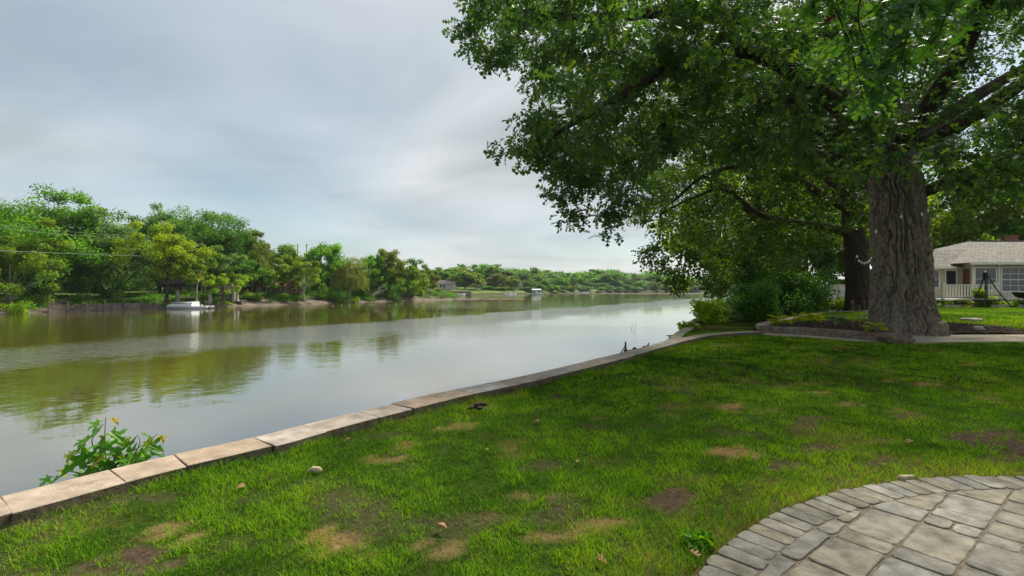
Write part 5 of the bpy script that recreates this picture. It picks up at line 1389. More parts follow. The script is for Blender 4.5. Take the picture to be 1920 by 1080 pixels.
for k, (px_, d, top, lab) in enumerate(((1599, 16.0, 566, 'leftmost dry allium stalk with a pinkish seed head'), (1611, 15.7, 571, 'middle dry stalk without a seed head'), (1621, 16.4, 565, 'rightmost dry allium stalk with an orange-pink seed head'))):
    x = (px_ - 960) / F * d; z = float(upper_z(np.array([x]), np.array([d]))[0]); tp = P(px_, top, d)
    t = thing('allium_stalk', lab, 'plant', (x, d, z)); link('stalk', tubes_mesh('stalk', [(np.array([[x, d, z - .05], [(x + tp[0]) / 2 + .02, d, (z + tp[2]) / 2], tp]), np.array([.010, .009, .007]), 6)], origin(t)), M['stalk'], t)
    if k != 1:
        b = MB()
        for q in unit(g.normal(size=(46, 3))): b.beam(tp + q * .012, tp + q * g.uniform(.05, .075), .006)
        b.build('seed_head', M['seed_head'], t)

# boulders
def boulder(label, px, py, w_px, h_px, d, seed, mat='boulder', deep=.75, name='boulder', z=None, squash=1):
    x = (px - 960) / F * d; w = w_px / F * d / 2; h = h_px / F * d
    z0 = CZ - (py - 540) / F * d if z is None else z
    u = np.linspace(0, PI, 15); a = np.arange(22) * 2 * PI / 22
    V = np.array([[math.sin(p) * math.cos(q), math.sin(p) * math.sin(q), math.cos(p)] for p in u for q in a])
    V = np.sign(V) * np.abs(V) ** .8
    dsp = 1 + .5 * (vn(V * 1.3 + seed, seed) - .5) + .22 * (vn(V * 3.1 + seed, seed + 1) - .5) + .08 * (vn(V * 8 + seed, seed + 2) - .5)
    V = V * dsp[:, None]; V = V / np.abs(V[:, 0]).max()
    V = V * np.array([w, w * deep, h * .62]); V[:, 2] += h * .42
    V[:, 2] *= h / V[:, 2].max()
    i = np.arange(15 * 22).reshape(15, 22); j = np.roll(i, -1, 1)
    Fq = np.stack([i[:-1], i[1:], j[1:], j[:-1]], -1).reshape(-1, 4)
    o = link(name, fastmesh(name, V, Fq, smooth=False), M[mat]); o.location = (x, d, z0 - .02)
    return tag(o, label, 'rock')
boulder('angular brown boulder where the bed wall meets the path', 1676, 643, 66, 19, 12.95, 5, deep=.6)
boulder('rounded tan boulder at the foot of the big oak', 1754, 626, 50, 25, 14.75, 8, deep=.7)
boulder('flat pale stone half buried in the mulch right of the oak', 1823, 602, 38, 7, 18.4, 11, mat='slate')
boulder('small pale stone at the end of the mulch by the path', 1834, 621, 24, 11, 15.8, 13, mat='slate')
b = MB(); p0 = G(1683, 627, LZ + .05); p1 = G(1729, 624, LZ + .05)
b.prism([p0[:2], p1[:2] + [0, -.1], p1[:2] + [.05, .28], p0[:2] + [0, .3]], LZ - .1, LZ + .06, .012); tag(b.build('stone_slab', M['slate']), 'thin flat stone slab between the two boulders', 'stone')

# string lights
M['wire'] = plain('wire', (0.02, 0.02, 0.02), .6); M['bulb'] = glass_mat('bulb', (0.75, 0.76, 0.74), .15)
def string_lights(label, pts, bulbs, r=.028):
    t = thing('string_lights', label, 'lights', tuple(pts[0]))
    link('wire', tubes_mesh('wire', [(catmull(pts, 6), .008, 5)], origin(t)), M['wire'], t)
    for q in bulbs:
        b = MB(); b.lathe([(.012, .05), (.014, .02), (r * .8, 0), (r, -r * .8), (r * .7, -r * 1.7), (.004, -r * 2.1)], c=tuple(np.asarray(q) - [0, 0, .02]), sides=8); b.build('bulb', M['bulb'], t, smooth=True)
dd = OY - .86
q = [P(1642, 424, OY - .5), P(1660, 412, dd), P(1690, 392, dd), P(1705, 387, dd), P(1722, 388, dd), P(1740, 380, OY - .4)]
string_lights('string of globe bulbs wound round the big oak trunk', q, [P(1643, 432, OY - .55), P(1690, 404, dd), P(1729, 399, dd + .02)], .035)
q = [P(1606, 476, 27.0), P(1611, 487, 26.9), P(1620, 491, 26.8), P(1628, 488, 26.8), P(1636, 475, 26.9), P(1642, 460, 27.1)]
string_lights('loop of white bulbs hanging beside the second oak trunk', q, [P(x, y, 26.9) for x, y in ((1607, 479), (1611, 487), (1616, 490), (1621, 491.5), (1626, 490), (1630, 487), (1633, 482), (1636, 476))], .06)

# ------------------------------------------------------------------ white house at right
M['siding'] = plain('siding', (0.52, 0.46, 0.33), .7, .06); M['white_trim'] = plain('white_trim', (0.72, 0.69, 0.61), .55, .05)
M['pane'] = glass_mat('pane', (0.035, 0.045, 0.050)); M['brown_door'] = plain('brown_door', (0.16, 0.075, 0.045), .7, .15)
M['brick'] = noise_mat('brick', (0.14, 0.06, 0.045), (0.27, 0.14, 0.10), 12, .9, .5)
M['foundation'] = plain('foundation', (0.16, 0.13, 0.10), .95, .2); M['tan_panel'] = plain('tan_panel', (0.44, 0.37, 0.26), .8, .06)
def shingle_mat(name, c1, c2, sx=.32, sy=.16):
    m, nt, n, l = newmat(name)
    out = n('ShaderNodeOutputMaterial'); bs = n('ShaderNodeBsdfPrincipled'); bs.inputs['Roughness'].default_value = .95; bs.inputs['Specular IOR Level'].default_value = .15
    tc = n('ShaderNodeNewGeometry'); br = n('ShaderNodeTexBrick'); br.offset = .5
    br.inputs['Scale'].default_value = 1; br.inputs['Brick Width'].default_value = sx; br.inputs['Row Height'].default_value = sy; br.inputs['Mortar Size'].default_value = .012
    br.inputs['Color1'].default_value = (*c1, 1); br.inputs['Color2'].default_value = (*c2, 1); br.inputs['Mortar'].default_value = (*[x * .45 for x in c1], 1); br.inputs['Bias'].default_value = -.1
    l(tc.outputs['Position'], br.inputs['Vector'])
    t = n('ShaderNodeTexNoise'); t.inputs['Scale'].default_value = 1.4; t.inputs['Detail'].default_value = 6; l(tc.outputs['Position'], t.inputs['Vector'])
    hs = n('ShaderNodeHueSaturation'); mr = n('ShaderNodeMapRange'); mr.inputs[3].default_value = .75; mr.inputs[4].default_value = 1.2; l(t.outputs['Fac'], mr.inputs[0]); l(mr.outputs[0], hs.inputs['Value']); l(br.outputs['Color'], hs.inputs['Color']); l(hs.outputs[0], bs.inputs['Base Color'])
    bp = n('ShaderNodeBump'); bp.inputs['Strength'].default_value = .6; bp.inputs['Distance'].default_value = .02; l(br.outputs['Fac'], bp.inputs['Height']); bp.invert = True; l(bp.outputs[0], bs.inputs['Normal'])
    l(bs.outputs[0], out.inputs[0]); return m
M['shingle'] = shingle_mat('shingle', (0.17, 0.158, 0.14), (0.27, 0.252, 0.225))
M['shingle_dark'] = shingle_mat('shingle_dark', (0.10, 0.085, 0.075), (0.17, 0.15, 0.135))
M['shingle_red'] = shingle_mat('shingle_red', (0.16, 0.07, 0.05), (0.24, 0.12, 0.09))
def xat(px, d): return (px - 960) / F * d
H = thing('white_house', 'low cream house with white trim and a tan shingle roof', 'house', (36, 36, UZ - .2))
YA, YB = 33.5, 34.5
XC = xat(1822, YA)
b = MB(); b.box(XC, 48, YA, 43, 2.42, 4.95); b.box(29.0, XC - .003, YB, 37.6, 2.42, 4.72); b.build('wall', M['siding'], H)
b = MB(); b.box(XC - .03, 48.03, YA - .03, 43, 1.5, 2.42); b.box(29.0, XC - .035, YB - .03, 37.6, 1.5, 2.42); b.build('foundation', M['foundation'], H)
def window(parent, x0, x1, z0, z1, y, cols, rows, name='window', fr=.09, hung=False):
    w = MB()
    for (a, c, e, f_) in ((x0 - fr, x0, z0 - fr, z1 + fr), (x1, x1 + fr, z0 - fr, z1 + fr), (x0, x1, z1, z1 + fr), (x0, x1, z0 - fr, z0)): w.box(a, c, y - .06, y - .004, e, f_)
    t = w.build(name, M['white_trim'], parent)
    MB().box(x0 + .001, x1 - .001, y - .022, y - .012, z0 + .001, z1 - .001).build('pane', M['pane'], t)
    for k in range(1, cols): xx = x0 + (x1 - x0) * k / cols; MB().box(xx - .018, xx + .018, y - .040, y - .023, z0 + .001, z1 - .001).build('mullion', M['white_trim'], t)
    for k in range(1, rows): zz = z0 + (z1 - z0) * k / rows; h_ = .035 if hung and k == rows // 2 else .016; MB().box(x0 + .001, x1 - .001, y - .046, y - .0405, zz - h_, zz + h_).build('rail', M['white_trim'], t)
    return t
window(H, xat(1828, YA), xat(1866, YA), 3.05, 4.58, YA, 2, 2)
window(H, xat(1878, YA), xat(1924, YA), 2.95, 4.60, YA, 3, 4, hung=True)
window(H, xat(1937, YA), xat(1975, YA), 3.05, 4.58, YA, 2, 2)
window(H, xat(1773, YB), xat(1792, YB), 3.35, 4.42, YB, 1, 1)
window(H, xat(1745, YB), xat(1759, YB), 3.25, 4.42, YB, 1, 2)
b = MB(); b.box(XC - .03, XC - .004, YA + .12, YA + .62, 2.45, 4.55); dr = b.build('door', M['brown_door'], H)
for k in range(4): MB().box(XC - .05, XC - .0305, YA + .15 + k * .12, YA + .22 + k * .12, 2.6, 4.45).build('door_panel', M['brown_door'], dr)
for a in (XC + .02, xat(1871.5, YA), xat(1930, YA)): MB().box(a - .02, a + .12, YA - .05, YA - .005, 2.43, 4.93).build('corner_trim', M['white_trim'], H)
b = MB(); b.box(XC - .6, 48.4, 32.95, 33.02, 4.80, 4.97); b.box(28.6, XC - .6, 33.95, 34.02, 4.55, 4.70); b.build('gutter', M['white_trim'], H)
def roof_slab(parent, quad, th, name, mat):
    q = np.array(quad, float); n_ = unit(np.cross(q[1] - q[0], q[-1] - q[0])); k = len(q)
    v = np.vstack([q, q - n_ * th]); f = [tuple(range(k)), tuple(range(2 * k - 1, k - 1, -1))] + [(i, i + k, (i + 1) % k + k, (i + 1) % k) for i in range(k)]
    return MB().add(v, f).build(name, mat, parent)
E1, E2, RY, RZ = 33.0, 45.0, 39.0, 6.98
rf = roof_slab(H, [(XC - .7, E1, 4.93), (48.5, E1, 4.93), (48.5, RY, RZ), (36.9, RY, RZ)], .08, 'roof', M['shingle'])
roof_slab(H, [(XC - .7, E2, 4.93), (XC - .7, E1 + .001, 4.93), (36.9, RY, RZ)], .08, 'roof_hip', M['shingle'])
roof_slab(H, [(48.5, E2, 4.93), (XC - .7, E2 - .001, 4.93), (36.9, RY, RZ), (48.5, RY + .001, RZ)], .08, 'roof_back', M['shingle'])
roof_slab(H, [(28.5, 34.0, 4.70), (34.6, 34.0, 4.70), (34.6, 36.6, 6.1), (29.6, 36.6, 6.1)], .08, 'wing_roof', M['shingle'])
roof_slab(H, [(34.6, 38.2, 4.70), (28.5, 38.2, 4.70), (29.6, 36.601, 6.1), (34.6, 36.601, 6.1)], .08, 'wing_roof_back', M['shingle'])
MB().box(36.8, 48.5, RY - .18, RY + .18, RZ - .06, RZ + .05).build('ridge_cap', M['shingle_dark'], rf)
ch = MB().box(40.6, 41.15, 39.3, 39.9, 6.4, 7.42).build('chimney', M['brick'], H); MB().box(40.55, 41.2, 39.25, 39.95, 7.421, 7.50).build('chimney_cap', M['brick'], ch)
# porch and railing
por = thing('porch', 'white slatted porch railing in front of the cream house', 'porch', (29.5, 32.5, UZ - .1))
MB().box(28.2, XC - .04, 31.6, 34.46, 2.35, 2.48).build('deck', M['white_trim'], por)
for a in np.arange(28.4, XC, 1.0): MB().box(a - .07, a + .07, 31.65, 31.79, 1.6, 2.349).build('footing', M['foundation'], por)
for z0, z1 in ((3.36, 3.44), (2.58, 2.66)): MB().box(28.2, XC - .05, 31.65, 31.75, z0, z1).build('rail', M['white_trim'], por)
for a in np.arange(28.35, XC - .05, .195): MB().box(a - .035, a + .035, 31.672, 31.728, 2.661, 3.359).build('baluster', M['white_trim'], por)
for a in (28.25, XC - .12): MB().box(a - .07, a + .07, 31.62, 31.78, 2.481, 3.56).build('post', M['white_trim'], por)
# bench by the window
bn = thing('garden_bench', 'white slatted bench under the right window of the cream house', 'bench', (xat(1900, 32.6), 32.6, UZ))
bx0, bx1 = xat(1881, 32.6), xat(1919, 32.6)
MB().box(bx0, bx1, 32.3, 32.75, 2.42, 2.47).build('seat', M['white_trim'], bn)
for a in np.linspace(bx0 + .06, bx1 - .06, 9): MB().box(a - .03, a + .03, 32.74, 32.77, 2.471, 2.92).build('slat', M['white_trim'], bn)
MB().box(bx0, bx1, 32.73, 32.79, 2.921, 3.0).build('top_rail', M['white_trim'], bn)
for a in (bx0 + .05, bx1 - .05):
    for yy in (32.34, 32.70): MB().box(a - .035, a + .035, yy - .035, yy + .035, UZ - .06, 2.419).build('leg', M['white_trim'], bn)
# swing frame
M['black_metal'] = plain('black_metal', (0.018, 0.020, 0.022), .5, .1, metallic=.3)
sx, sy = xat(1848, 30.6), 30.6
sw = thing('swing_frame', 'black metal A-frame garden swing on the lawn in front of the porch', 'swing', (sx, sy, UZ))
tp = np.array([sx, sy, 4.05])
for ex, ey in ((-.62, -.5), (1.25, -.5), (-.35, .7), (.95, .7)):
    m = tp * .45 + np.array([sx + ex, sy + ey, UZ]) * .55 + np.array([-.12 * np.sign(ex), 0, .05])
    MB().tube(catmull([tp + [ex * .06, ey * .06, 0], m, np.array([sx + ex, sy + ey, UZ - .03])], 4), .035, 6).build('leg', M['black_metal'], sw)
MB().lathe([(.02, .22), (.10, .16), (.13, .05), (.12, -.25), (.09, -.35)], c=tuple(tp), sides=10).build('top_hub', M['black_metal'], sw)
MB().tube([(sx - .38, sy - .3, 2.75), (sx + .75, sy - .3, 2.75)], .025, 6).build('crossbar', M['black_metal'], sw)
MB().tube([(sx + .15, sy, 3.8), (sx + .1, sy - .05, 2.55)], .018, 5).build('hanger', M['black_metal'], sw)
MB().prism([(sx - .45, sy - .35), (sx + .6, sy - .35), (sx + .65, sy + .3), (sx - .5, sy + .3)], 2.40, 2.50, .02).build('seat', M['black_metal'], sw)
# fire bowl at the edge of the frame
fbx = xat(1917, 31.0); fbT = thing('fire_bowl', 'black fire bowl at the right edge in front of the bench', 'fire bowl', (fbx, 31, UZ))
MB().lathe([(.10, 2.55), (.30, 2.62), (.46, 2.85), (.50, 2.95), (.46, 2.95), (.25, 2.72)], c=(fbx, 31, 0), sides=16).build('bowl', M['black_metal'], fbT, smooth=True)
for a in (0, 2.1, 4.2): MB().tube([(fbx + .15 * math.cos(a), 31 + .15 * math.sin(a), 2.57), (fbx + .36 * math.cos(a), 31 + .36 * math.sin(a), UZ - .03)], .02, 5).build('leg', M['black_metal'], fbT)
for k, (px_, w_, h_, m_, lab) in enumerate(((1772, 1.2, .42, 'lf_lime', 'yellowish plants left of the porch border'), (1800, 1.5, .55, 'lf_olive', 'golden mound in front of the porch'), (1845, 1.1, 1.25, 'lf_bright', 'climbing green plant behind the swing frame'), (1880, 1.4, .6, 'lf_bright', 'low green plants under the house corner'), (1908, 1.1, .5, 'lf_green', 'dark plants under the bench'), (1822, 1.0, .5, 'lf_green', 'green tuft left of the swing frame'))):
    bush('border_plant', lab, (xat(px_, 31.35), 31.35, UZ - .04), h_, w_, m_, 450 + k, leaf=.10, dens=6, cat='plant')
b = MB(); b.box(xat(1770, 30.9), xat(1804, 30.9), 30.85, 31.05, UZ - .1, UZ + .16); tag(b.build('garden_edging', M['slate']), 'pale stone edging left in front of the porch', 'edging')
b = MB(); b.box(xat(1856, 31.0), xat(1950, 31.0), 30.9, 31.05, UZ - .1, UZ + .18); tag(b.build('garden_edging', M['slate']), 'pale stone edging right of the swing frame', 'edging')
# white fence and playset
fn = thing('white_fence', 'white board fence seen left of the second oak', 'fence', (24.6, 37, UZ - .1))
fx0, fx1 = xat(1536, 37), xat(1660, 37)
for a in np.arange(fx0, fx1, .155): MB().box(a, a + .14, 36.98, 37.02, 2.25, 3.36).build('board', M['white_trim'], fn)
for a in np.arange(fx0 - .05, fx1 + .1, 1.55): p_ = MB().box(a - .06, a + .06, 36.88, 36.975, 1.7, 3.46).build('post', M['white_trim'], fn); MB().box(a - .08, a + .08, 36.86, 36.99, 3.461, 3.53).build('post_cap', M['tan_panel'], p_)
for z0 in (2.26, 3.37): MB().box(fx0, fx1, 37.025, 37.06, z0, z0 + .09).build('rail', M['white_trim'], fn)
M['cedar'] = plain('cedar', (0.34, 0.13, 0.045), .8, .2); M['teal'] = plain('teal', (0.02, 0.22, 0.24), .7); M['yellow_cloth'] = plain('yellow_cloth', (0.70, 0.38, 0.02), .7); M['white_cloth'] = plain('white_cloth', (0.72, 0.74, 0.74), .7)
px0 = xat(1634, 41); ps = thing('play_tower', 'cedar play tower with a teal, yellow and white canopy between the oak trunks', 'playset', (px0, 41, UZ))
for ax in (-.8, .8):
    for ay in (-.8, .8): MB().box(px0 + ax - .06, px0 + ax + .06, 41 + ay - .06, 41 + ay + .06, UZ - .1, 4.4).build('post', M['cedar'], ps)
for k in range(8): MB().box(px0 - .74 + k * .19, px0 - .58 + k * .19, 40.12, 40.139, 3.2, 4.2).build('plank', M['cedar'], ps)
MB().box(px0 - .9, px0 + .9, 40.14, 41.9, 3.05, 3.19).build('deck', M['cedar'], ps)
for k, m_ in enumerate(('teal', 'yellow_cloth', 'teal')):
    a, c = px0 - .95 + k * .635, px0 - .95 + (k + 1) * .635
    roof_slab(ps, [(a, 40.05, 4.42), (c, 40.05, 4.42), (c, 40.55, 4.85), (a, 40.55, 4.85)], .03, 'canopy_stripe', M[m_])
roof_slab(ps, [(px0 - .95, 40.552, 4.85), (px0 + .95, 40.552, 4.85), (px0 + .95, 41.2, 5.12), (px0 - .95, 41.2, 5.12)], .03, 'canopy_top', M['white_cloth'])

# ------------------------------------------------------------------ things on the opposite bank
M['cream_wall'] = plain('cream_wall', (0.55, 0.50, 0.36), .8, .08); M['brown_trim'] = plain('brown_trim', (0.085, 0.05, 0.035), .8, .15); M['brown_wall'] = noise_mat('brown_wall', (0.15, 0.10, 0.075), (0.26, 0.18, 0.13), 3, .9, .3)
M['grey_wall'] = plain('grey_wall', (0.42, 0.44, 0.43), .8, .06); M['timber'] = noise_mat('timber', (0.085, 0.068, 0.052), (0.24, 0.195, 0.155), 2.2, .95, .6, dist=.05, per_obj=.2)
M['alu'] = plain('alu', (0.62, 0.64, 0.66), .35, .05, metallic=.5); M['boat_white'] = plain('boat_white', (0.60, 0.62, 0.64), .45, .05); M['pole'] = noise_mat('pole', (0.07, 0.045, 0.03), (0.16, 0.11, 0.08), 3, .95, .5)
def gable_house(name, label, px, d, W, D, z0, zw, zr, wall, roof, wins=(), axis='x', over=.4, group=None):
    """walls, gable roof (ridge along axis) and front windows given as (x0,x1,z0,z1) from the left end"""
    x0 = xat(px, d) - W / 2; t = thing(name, label, 'house', (x0 + W / 2, d + D / 2, z0), group)
    b = MB(); b.box(x0, x0 + W, d, d + D, z0 - .4, zw)
    if axis == 'x':
        for xx in (x0 + .001, x0 + W - .06): b.add([(xx, d, zw), (xx + .05, d, zw), (xx + .05, d + D, zw), (xx, d + D, zw), (xx, d + D / 2, zr - .05), (xx + .05, d + D / 2, zr - .05)], [(0, 1, 5, 4), (1, 2, 5), (3, 4, 5, 2), (0, 4, 3)])
    else: b.add([(x0, d, zw), (x0 + W, d, zw), (x0 + W / 2, d, zr - .05), (x0, d + .1, zw), (x0 + W, d + .1, zw), (x0 + W / 2, d + .1, zr - .05)], [(0, 1, 2), (5, 4, 3), (0, 2, 5, 3), (1, 4, 5, 2)])
    b.build('wall', M[wall], t)
    if axis == 'x':
        s = (zr - zw) / (D / 2); e = zw - s * over
        roof_slab(t, [(x0 - over, d - over, e), (x0 + W + over, d - over, e), (x0 + W + over, d + D / 2, zr), (x0 - over, d + D / 2, zr)], .12, 'roof', M[roof])
        roof_slab(t, [(x0 + W + over, d + D + over, e), (x0 - over, d + D + over, e), (x0 - over, d + D / 2 + .002, zr), (x0 + W + over, d + D / 2 + .002, zr)], .12, 'roof', M[roof])
    else:
        s = (zr - zw) / (W / 2); e = zw - s * over
        roof_slab(t, [(x0 - over, d + D, e), (x0 - over, d - over, e), (x0 + W / 2, d - over, zr), (x0 + W / 2, d + D, zr)], .12, 'roof', M[roof])
        roof_slab(t, [(x0 + W + over, d - over, e), (x0 + W + over, d + D, e), (x0 + W / 2 + .002, d + D, zr), (x0 + W / 2 + .002, d - over, zr)], .12, 'roof', M[roof])
    for a, c, e0, e1 in wins:
        w = MB().box(x0 + a - .1, x0 + c + .1, d - .05, d - .005, e0 - .1, e1 + .1).build('window', M['white_trim'], t); MB().box(x0 + a, x0 + c, d - .07, d - .0505, e0, e1).build('pane', M['pane'], w)
    return t, x0
hA, x0 = gable_house('cream_house', 'cream half-timbered house half hidden by trees behind the pontoon boat', 356, 91, 10.2, 8, 1.8, 3.9, 5.4, 'cream_wall', 'shingle_dark', [(2.6, 3.6, 2.5, 3.4), (4.6, 5.4, 2.5, 3.5), (6.2, 7.2, 2.5, 3.5), (8.2, 9.2, 2.5, 3.4)], over=.5)
for a in (0.05, 2.2, 4.1, 5.8, 7.6, 10.0): MB().box(x0 + a, x0 + a + .14, 90.93, 90.99, 1.6, 3.9).build('timber_post', M['brown_trim'], hA)
for z_ in (2.35, 3.55): MB().box(x0, x0 + 10.2, 90.90, 90.925, z_, z_ + .14).build('timber_rail', M['brown_trim'], hA)
roof_slab(hA, [(x0 + .6, 88.6, 3.9), (x0 + 4.4, 88.6, 3.9), (x0 + 4.4, 90.9, 4.75), (x0 + .6, 90.9, 4.75)], .12, 'porch_roof', M['shingle_dark'])
for a in (.8, 4.2): MB().box(x0 + a - .08, x0 + a + .08, 88.75, 88.9, 1.4, 3.82).build('porch_post', M['brown_trim'], hA)
hB, x0 = gable_house('brown_house', 'long low brown house with white windows and a reddish roof', 492, 103, 9.0, 7, 1.9, 3.75, 4.9, 'brown_wall', 'shingle_red', [(.5, 1.3, 2.5, 3.4), (1.6, 2.3, 2.5, 3.4), (4.6, 5.3, 2.5, 3.4), (5.6, 6.3, 2.5, 3.4), (7.3, 8.4, 2.4, 3.5)])
dr = MB().box(x0 + 3.1, x0 + 4.0, 102.93, 102.995, 1.9, 3.5).build('door', M['white_trim'], hB)
hC, x0 = gable_house('garden_shed', 'small brown shed between the brown house and the birch', 552, 101, 2.2, 2.2, 1.8, 3.4, 4.1, 'brown_wall', 'shingle_dark', [(.8, 1.4, 2.3, 3.0)], axis='y', over=.2)
hD, x0 = gable_house('grey_house', 'pale grey house with a columned porch on the far bank', 837, 236, 8.2, 8, 2.9, 5.6, 7.2, 'grey_wall', 'shingle_dark', [(.8, 1.9, 3.4, 5.0), (2.6, 3.6, 3.4, 5.0)])
roof_slab(hD, [(x0 + 3.8, 233.5, 5.4), (x0 + 8.8, 233.5, 5.4), (x0 + 8.8, 235.9, 6.4), (x0 + 3.8, 235.9, 6.4)], .12, 'porch_roof', M['shingle_dark'])
for k in range(6): MB().box(x0 + 4.0 + k * .88, x0 + 4.2 + k * .88, 233.7, 233.9, 2.2, 5.35).build('column', M['white_trim'], hD)
gable_house('far_house', 'small pale gabled house showing between the distant trees', 975, 296, 5.5, 6, 3.4, 6.3, 8.6, 'grey_wall', 'shingle_dark', [(1.2, 2.4, 4, 5.4)], axis='y')
gable_house('far_house', 'low reddish house behind the brownish far tree', 905, 268, 8, 6, 3.0, 4.8, 6.2, 'brown_wall', 'shingle_red', [(1, 2.2, 3.4, 4.6), (5, 6.2, 3.4, 4.6)])
gable_house('far_house', 'white cottage low on the distant bank beyond the boat lift', 1092, 330, 9, 6, 2.6, 4.4, 5.6, 'grey_wall', 'shingle_dark', [(1, 2.2, 3, 4.1), (5, 6.2, 3, 4.1)])
gable_house('far_house', 'pale cottage far right on the distant bank', 1195, 402, 9, 6, 2.6, 4.6, 6.2, 'grey_wall', 'shingle_dark', [(1, 2.4, 3, 4.2), (5, 6.4, 3, 4.2)])
gable_house('far_house', 'teal-roofed boathouse at the distant waterline', 1142, 352, 6, 5, 1.5, 3.4, 4.6, 'grey_wall', 'teal', [(1, 2.2, 1.9, 3)])

# pontoon boat
bd = 75.0; bx = xat(357, bd)
bt = thing('pontoon_boat', 'white pontoon boat moored at the timber bulkhead', 'boat', (bx, bd, 0), rz=R(4)); bt.scale = (1, 1, .68)
for yy in (-.8, .8):
    pts = [(-2.9, yy, .22), (2.2, yy, .22), (2.75, yy, .32), (3.05, yy, .46)]
    MB().tube(pts, [.31, .31, .22, .06], 12).build('pontoon', M['alu'], bt, smooth=True, local=True)
MB().box(-2.95, 2.95, -1.15, 1.15, .50, .60).build('deck', M['alu'], bt, local=True)
for yy in (-1.1, 1.06): MB().box(-2.3, .75, yy, yy + .04, .60, 1.15).build('side_panel', M['boat_white'], bt, local=True)
MB().box(-2.3, -2.26, -1.055, 1.055, .60, 1.12).build('stern_panel', M['boat_white'], bt, local=True); MB().box(.71, .75, -1.055, 1.055, .60, 1.12).build('bow_panel', M['boat_white'], bt, local=True)
for k in range(8): MB().box(-2.25 + k * .30, -2.21 + k * .30, -1.09, -1.05, 1.151, 1.42).build('stanchion', M['alu'], bt, local=True)
MB().box(-2.32, .1, -1.12, 1.12, 1.421, 1.48).build('canopy', M['boat_white'], bt, local=True)
MB().prism([(-.1, -1.0), (.78, -1.0), (.78, 1.0), (-.1, 1.0)], 1.151, 1.55, .10).build('covered_seat', M['boat_white'], bt, local=True)
MB().box(1.55, 1.75, -.2, .1, .601, .95).build('bow_post', M['tan_panel'], bt, local=True)
m_ = MB(); m_.box(-3.35, -2.96, -.2, .2, .25, .95); m_.box(-3.25, -3.1, -.08, .08, -.3, .25); m_.build('outboard_motor', M['alu'], bt, local=True)
# timber bulkhead: planks and posts
bk = thing('timber_bulkhead', 'weathered timber bulkhead with posts holding the opposite bank', 'bulkhead', (lb[20][0], lb[20][1], 0))
Ls = poly_len(lb); s0 = Ls[int(np.argmin(np.abs(960 + lb[:, 0] / lb[:, 1] * F - 92)))]; s1 = Ls[int(np.argmin(np.abs(960 + lb[:, 0] / lb[:, 1] * F - 432)))]
s = s0; k = 0
while s < s1:
    e = min(s + 2.15, s1); p, q = resample(lb, [s, e]); t_ = unit(q - p); nn = np.array([t_[1], -t_[0]])
    hh = float(np.interp((s - s0) / (s1 - s0), [0, .45, .55, 1], [1.05, 1.0, .62, .50])) + rr.uniform(-.06, .06)
    nz_ = max(2, int(hh / .27))
    for r_ in range(nz_):
        a = np.r_[p + nn * rr.uniform(.0, .05), -.08 + hh * (r_ + .5) / nz_]; c = np.r_[q + nn * rr.uniform(.0, .05), -.08 + hh * (r_ + .5) / nz_ + rr.uniform(-.03, .03)]
        MB().beam(a, c - np.r_[t_ * .02, 0], .09, hh / nz_ - .03).build('plank', M['timber'], bk)
    pp = p + nn * .16
    MB().lathe([(.13, -.5), (.13, hh + rr.uniform(.05, .40)), (.10, hh + .42)], c=(pp[0], pp[1], 0), sides=8).build('post', M['timber'], bk)
    s = e; k += 1
# little dock, boards and posts
dk = thing('wooden_dock', 'small wooden dock box on the opposite shore', 'dock', (xat(446, 87), 87, 0))
dx = xat(446, 87)
for k in range(6): MB().box(dx - 1.2 + k * .4, dx - .83 + k * .4, 86.0, 87.6, .92, .99).build('board', M['timber'], dk)
for ax in (-1.1, 1.1):
    for ay in (86.1, 87.5): MB().box(dx + ax - .09, dx + ax + .09, ay - .09, ay + .09, -.6, .919).build('post', M['timber'], dk)
MB().box(dx - 1.0, dx + 1.0, 86.02, 86.12, .1, .32).build('stringer', M['timber'], dk)
# stumps and pale trunks by the pontoon
for k, (px_, d, h_, lab) in enumerate(((332, 78.5, 1.6, 'pale broken stump beside the pontoon stern'), (392, 81, 1.1, 'short grey stump right of the pontoon'), (437, 86, 2.6, 'thick leaning pale stump by the dock'))):
    x = xat(px_, d); t = tag(MB().tube(catmull([np.array([x, d, .6]), np.array([x + .1, d, 1 + h_ * .5]), np.array([x - .25 * (k == 2), d, 1.2 + h_])], 4), np.linspace(.36, .24, 9), 9).build('tree_stump', M['bark_pale'], None, smooth=True), lab, 'stump')
# riverside table and chair seen behind the little trees
# driftwood on the point
for k, (px_, d, ln_, dx_, dy_, up_, lab) in enumerate(((800, 131, 4.5, 1, .2, .1, 'long grey driftwood log lying on the point'), (822, 133, 3.0, .8, -.2, .5, 'driftwood log propped on the others'), (829, 132, 2.2, .3, 0, 1.0, 'upturned driftwood root standing at the tip'), (845, 134, 3.6, 1, .1, .05, 'flat driftwood trunk beyond the upturned root'),
                                                        (782, 129, 3.4, .9, .1, .25, 'dark driftwood under the vivid bush'), (935, 137, 1.4, 1, .1, .25, 'dark snag on the sandy flat'), (898, 122, 2.6, 1, .05, .08, 'low log awash on the mud streak'), (812, 130, 2.6, -.7, .2, .45, 'crossed driftwood limb leaning left'))):
    x = xat(px_, d); a = np.array([x, d, .22]); dv = unit(np.array([dx_, dy_, up_])) * ln_; e = a + dv
    pth = [(catmull([a, (a + e) / 2 + [0, 0, .12], e], 4), np.linspace(.22, .07, 9), 7), (catmull([(a + e) / 2, (a + e) / 2 + dv * .15 + [0, 0, .5], (a + e) / 2 + dv * .3 + [.1, 0, .7]], 3), np.linspace(.07, .02, 7), 5)]
    tag(link('driftwood_log', tubes_mesh('driftwood_log', pth), M['dead_wood']), lab, 'driftwood')
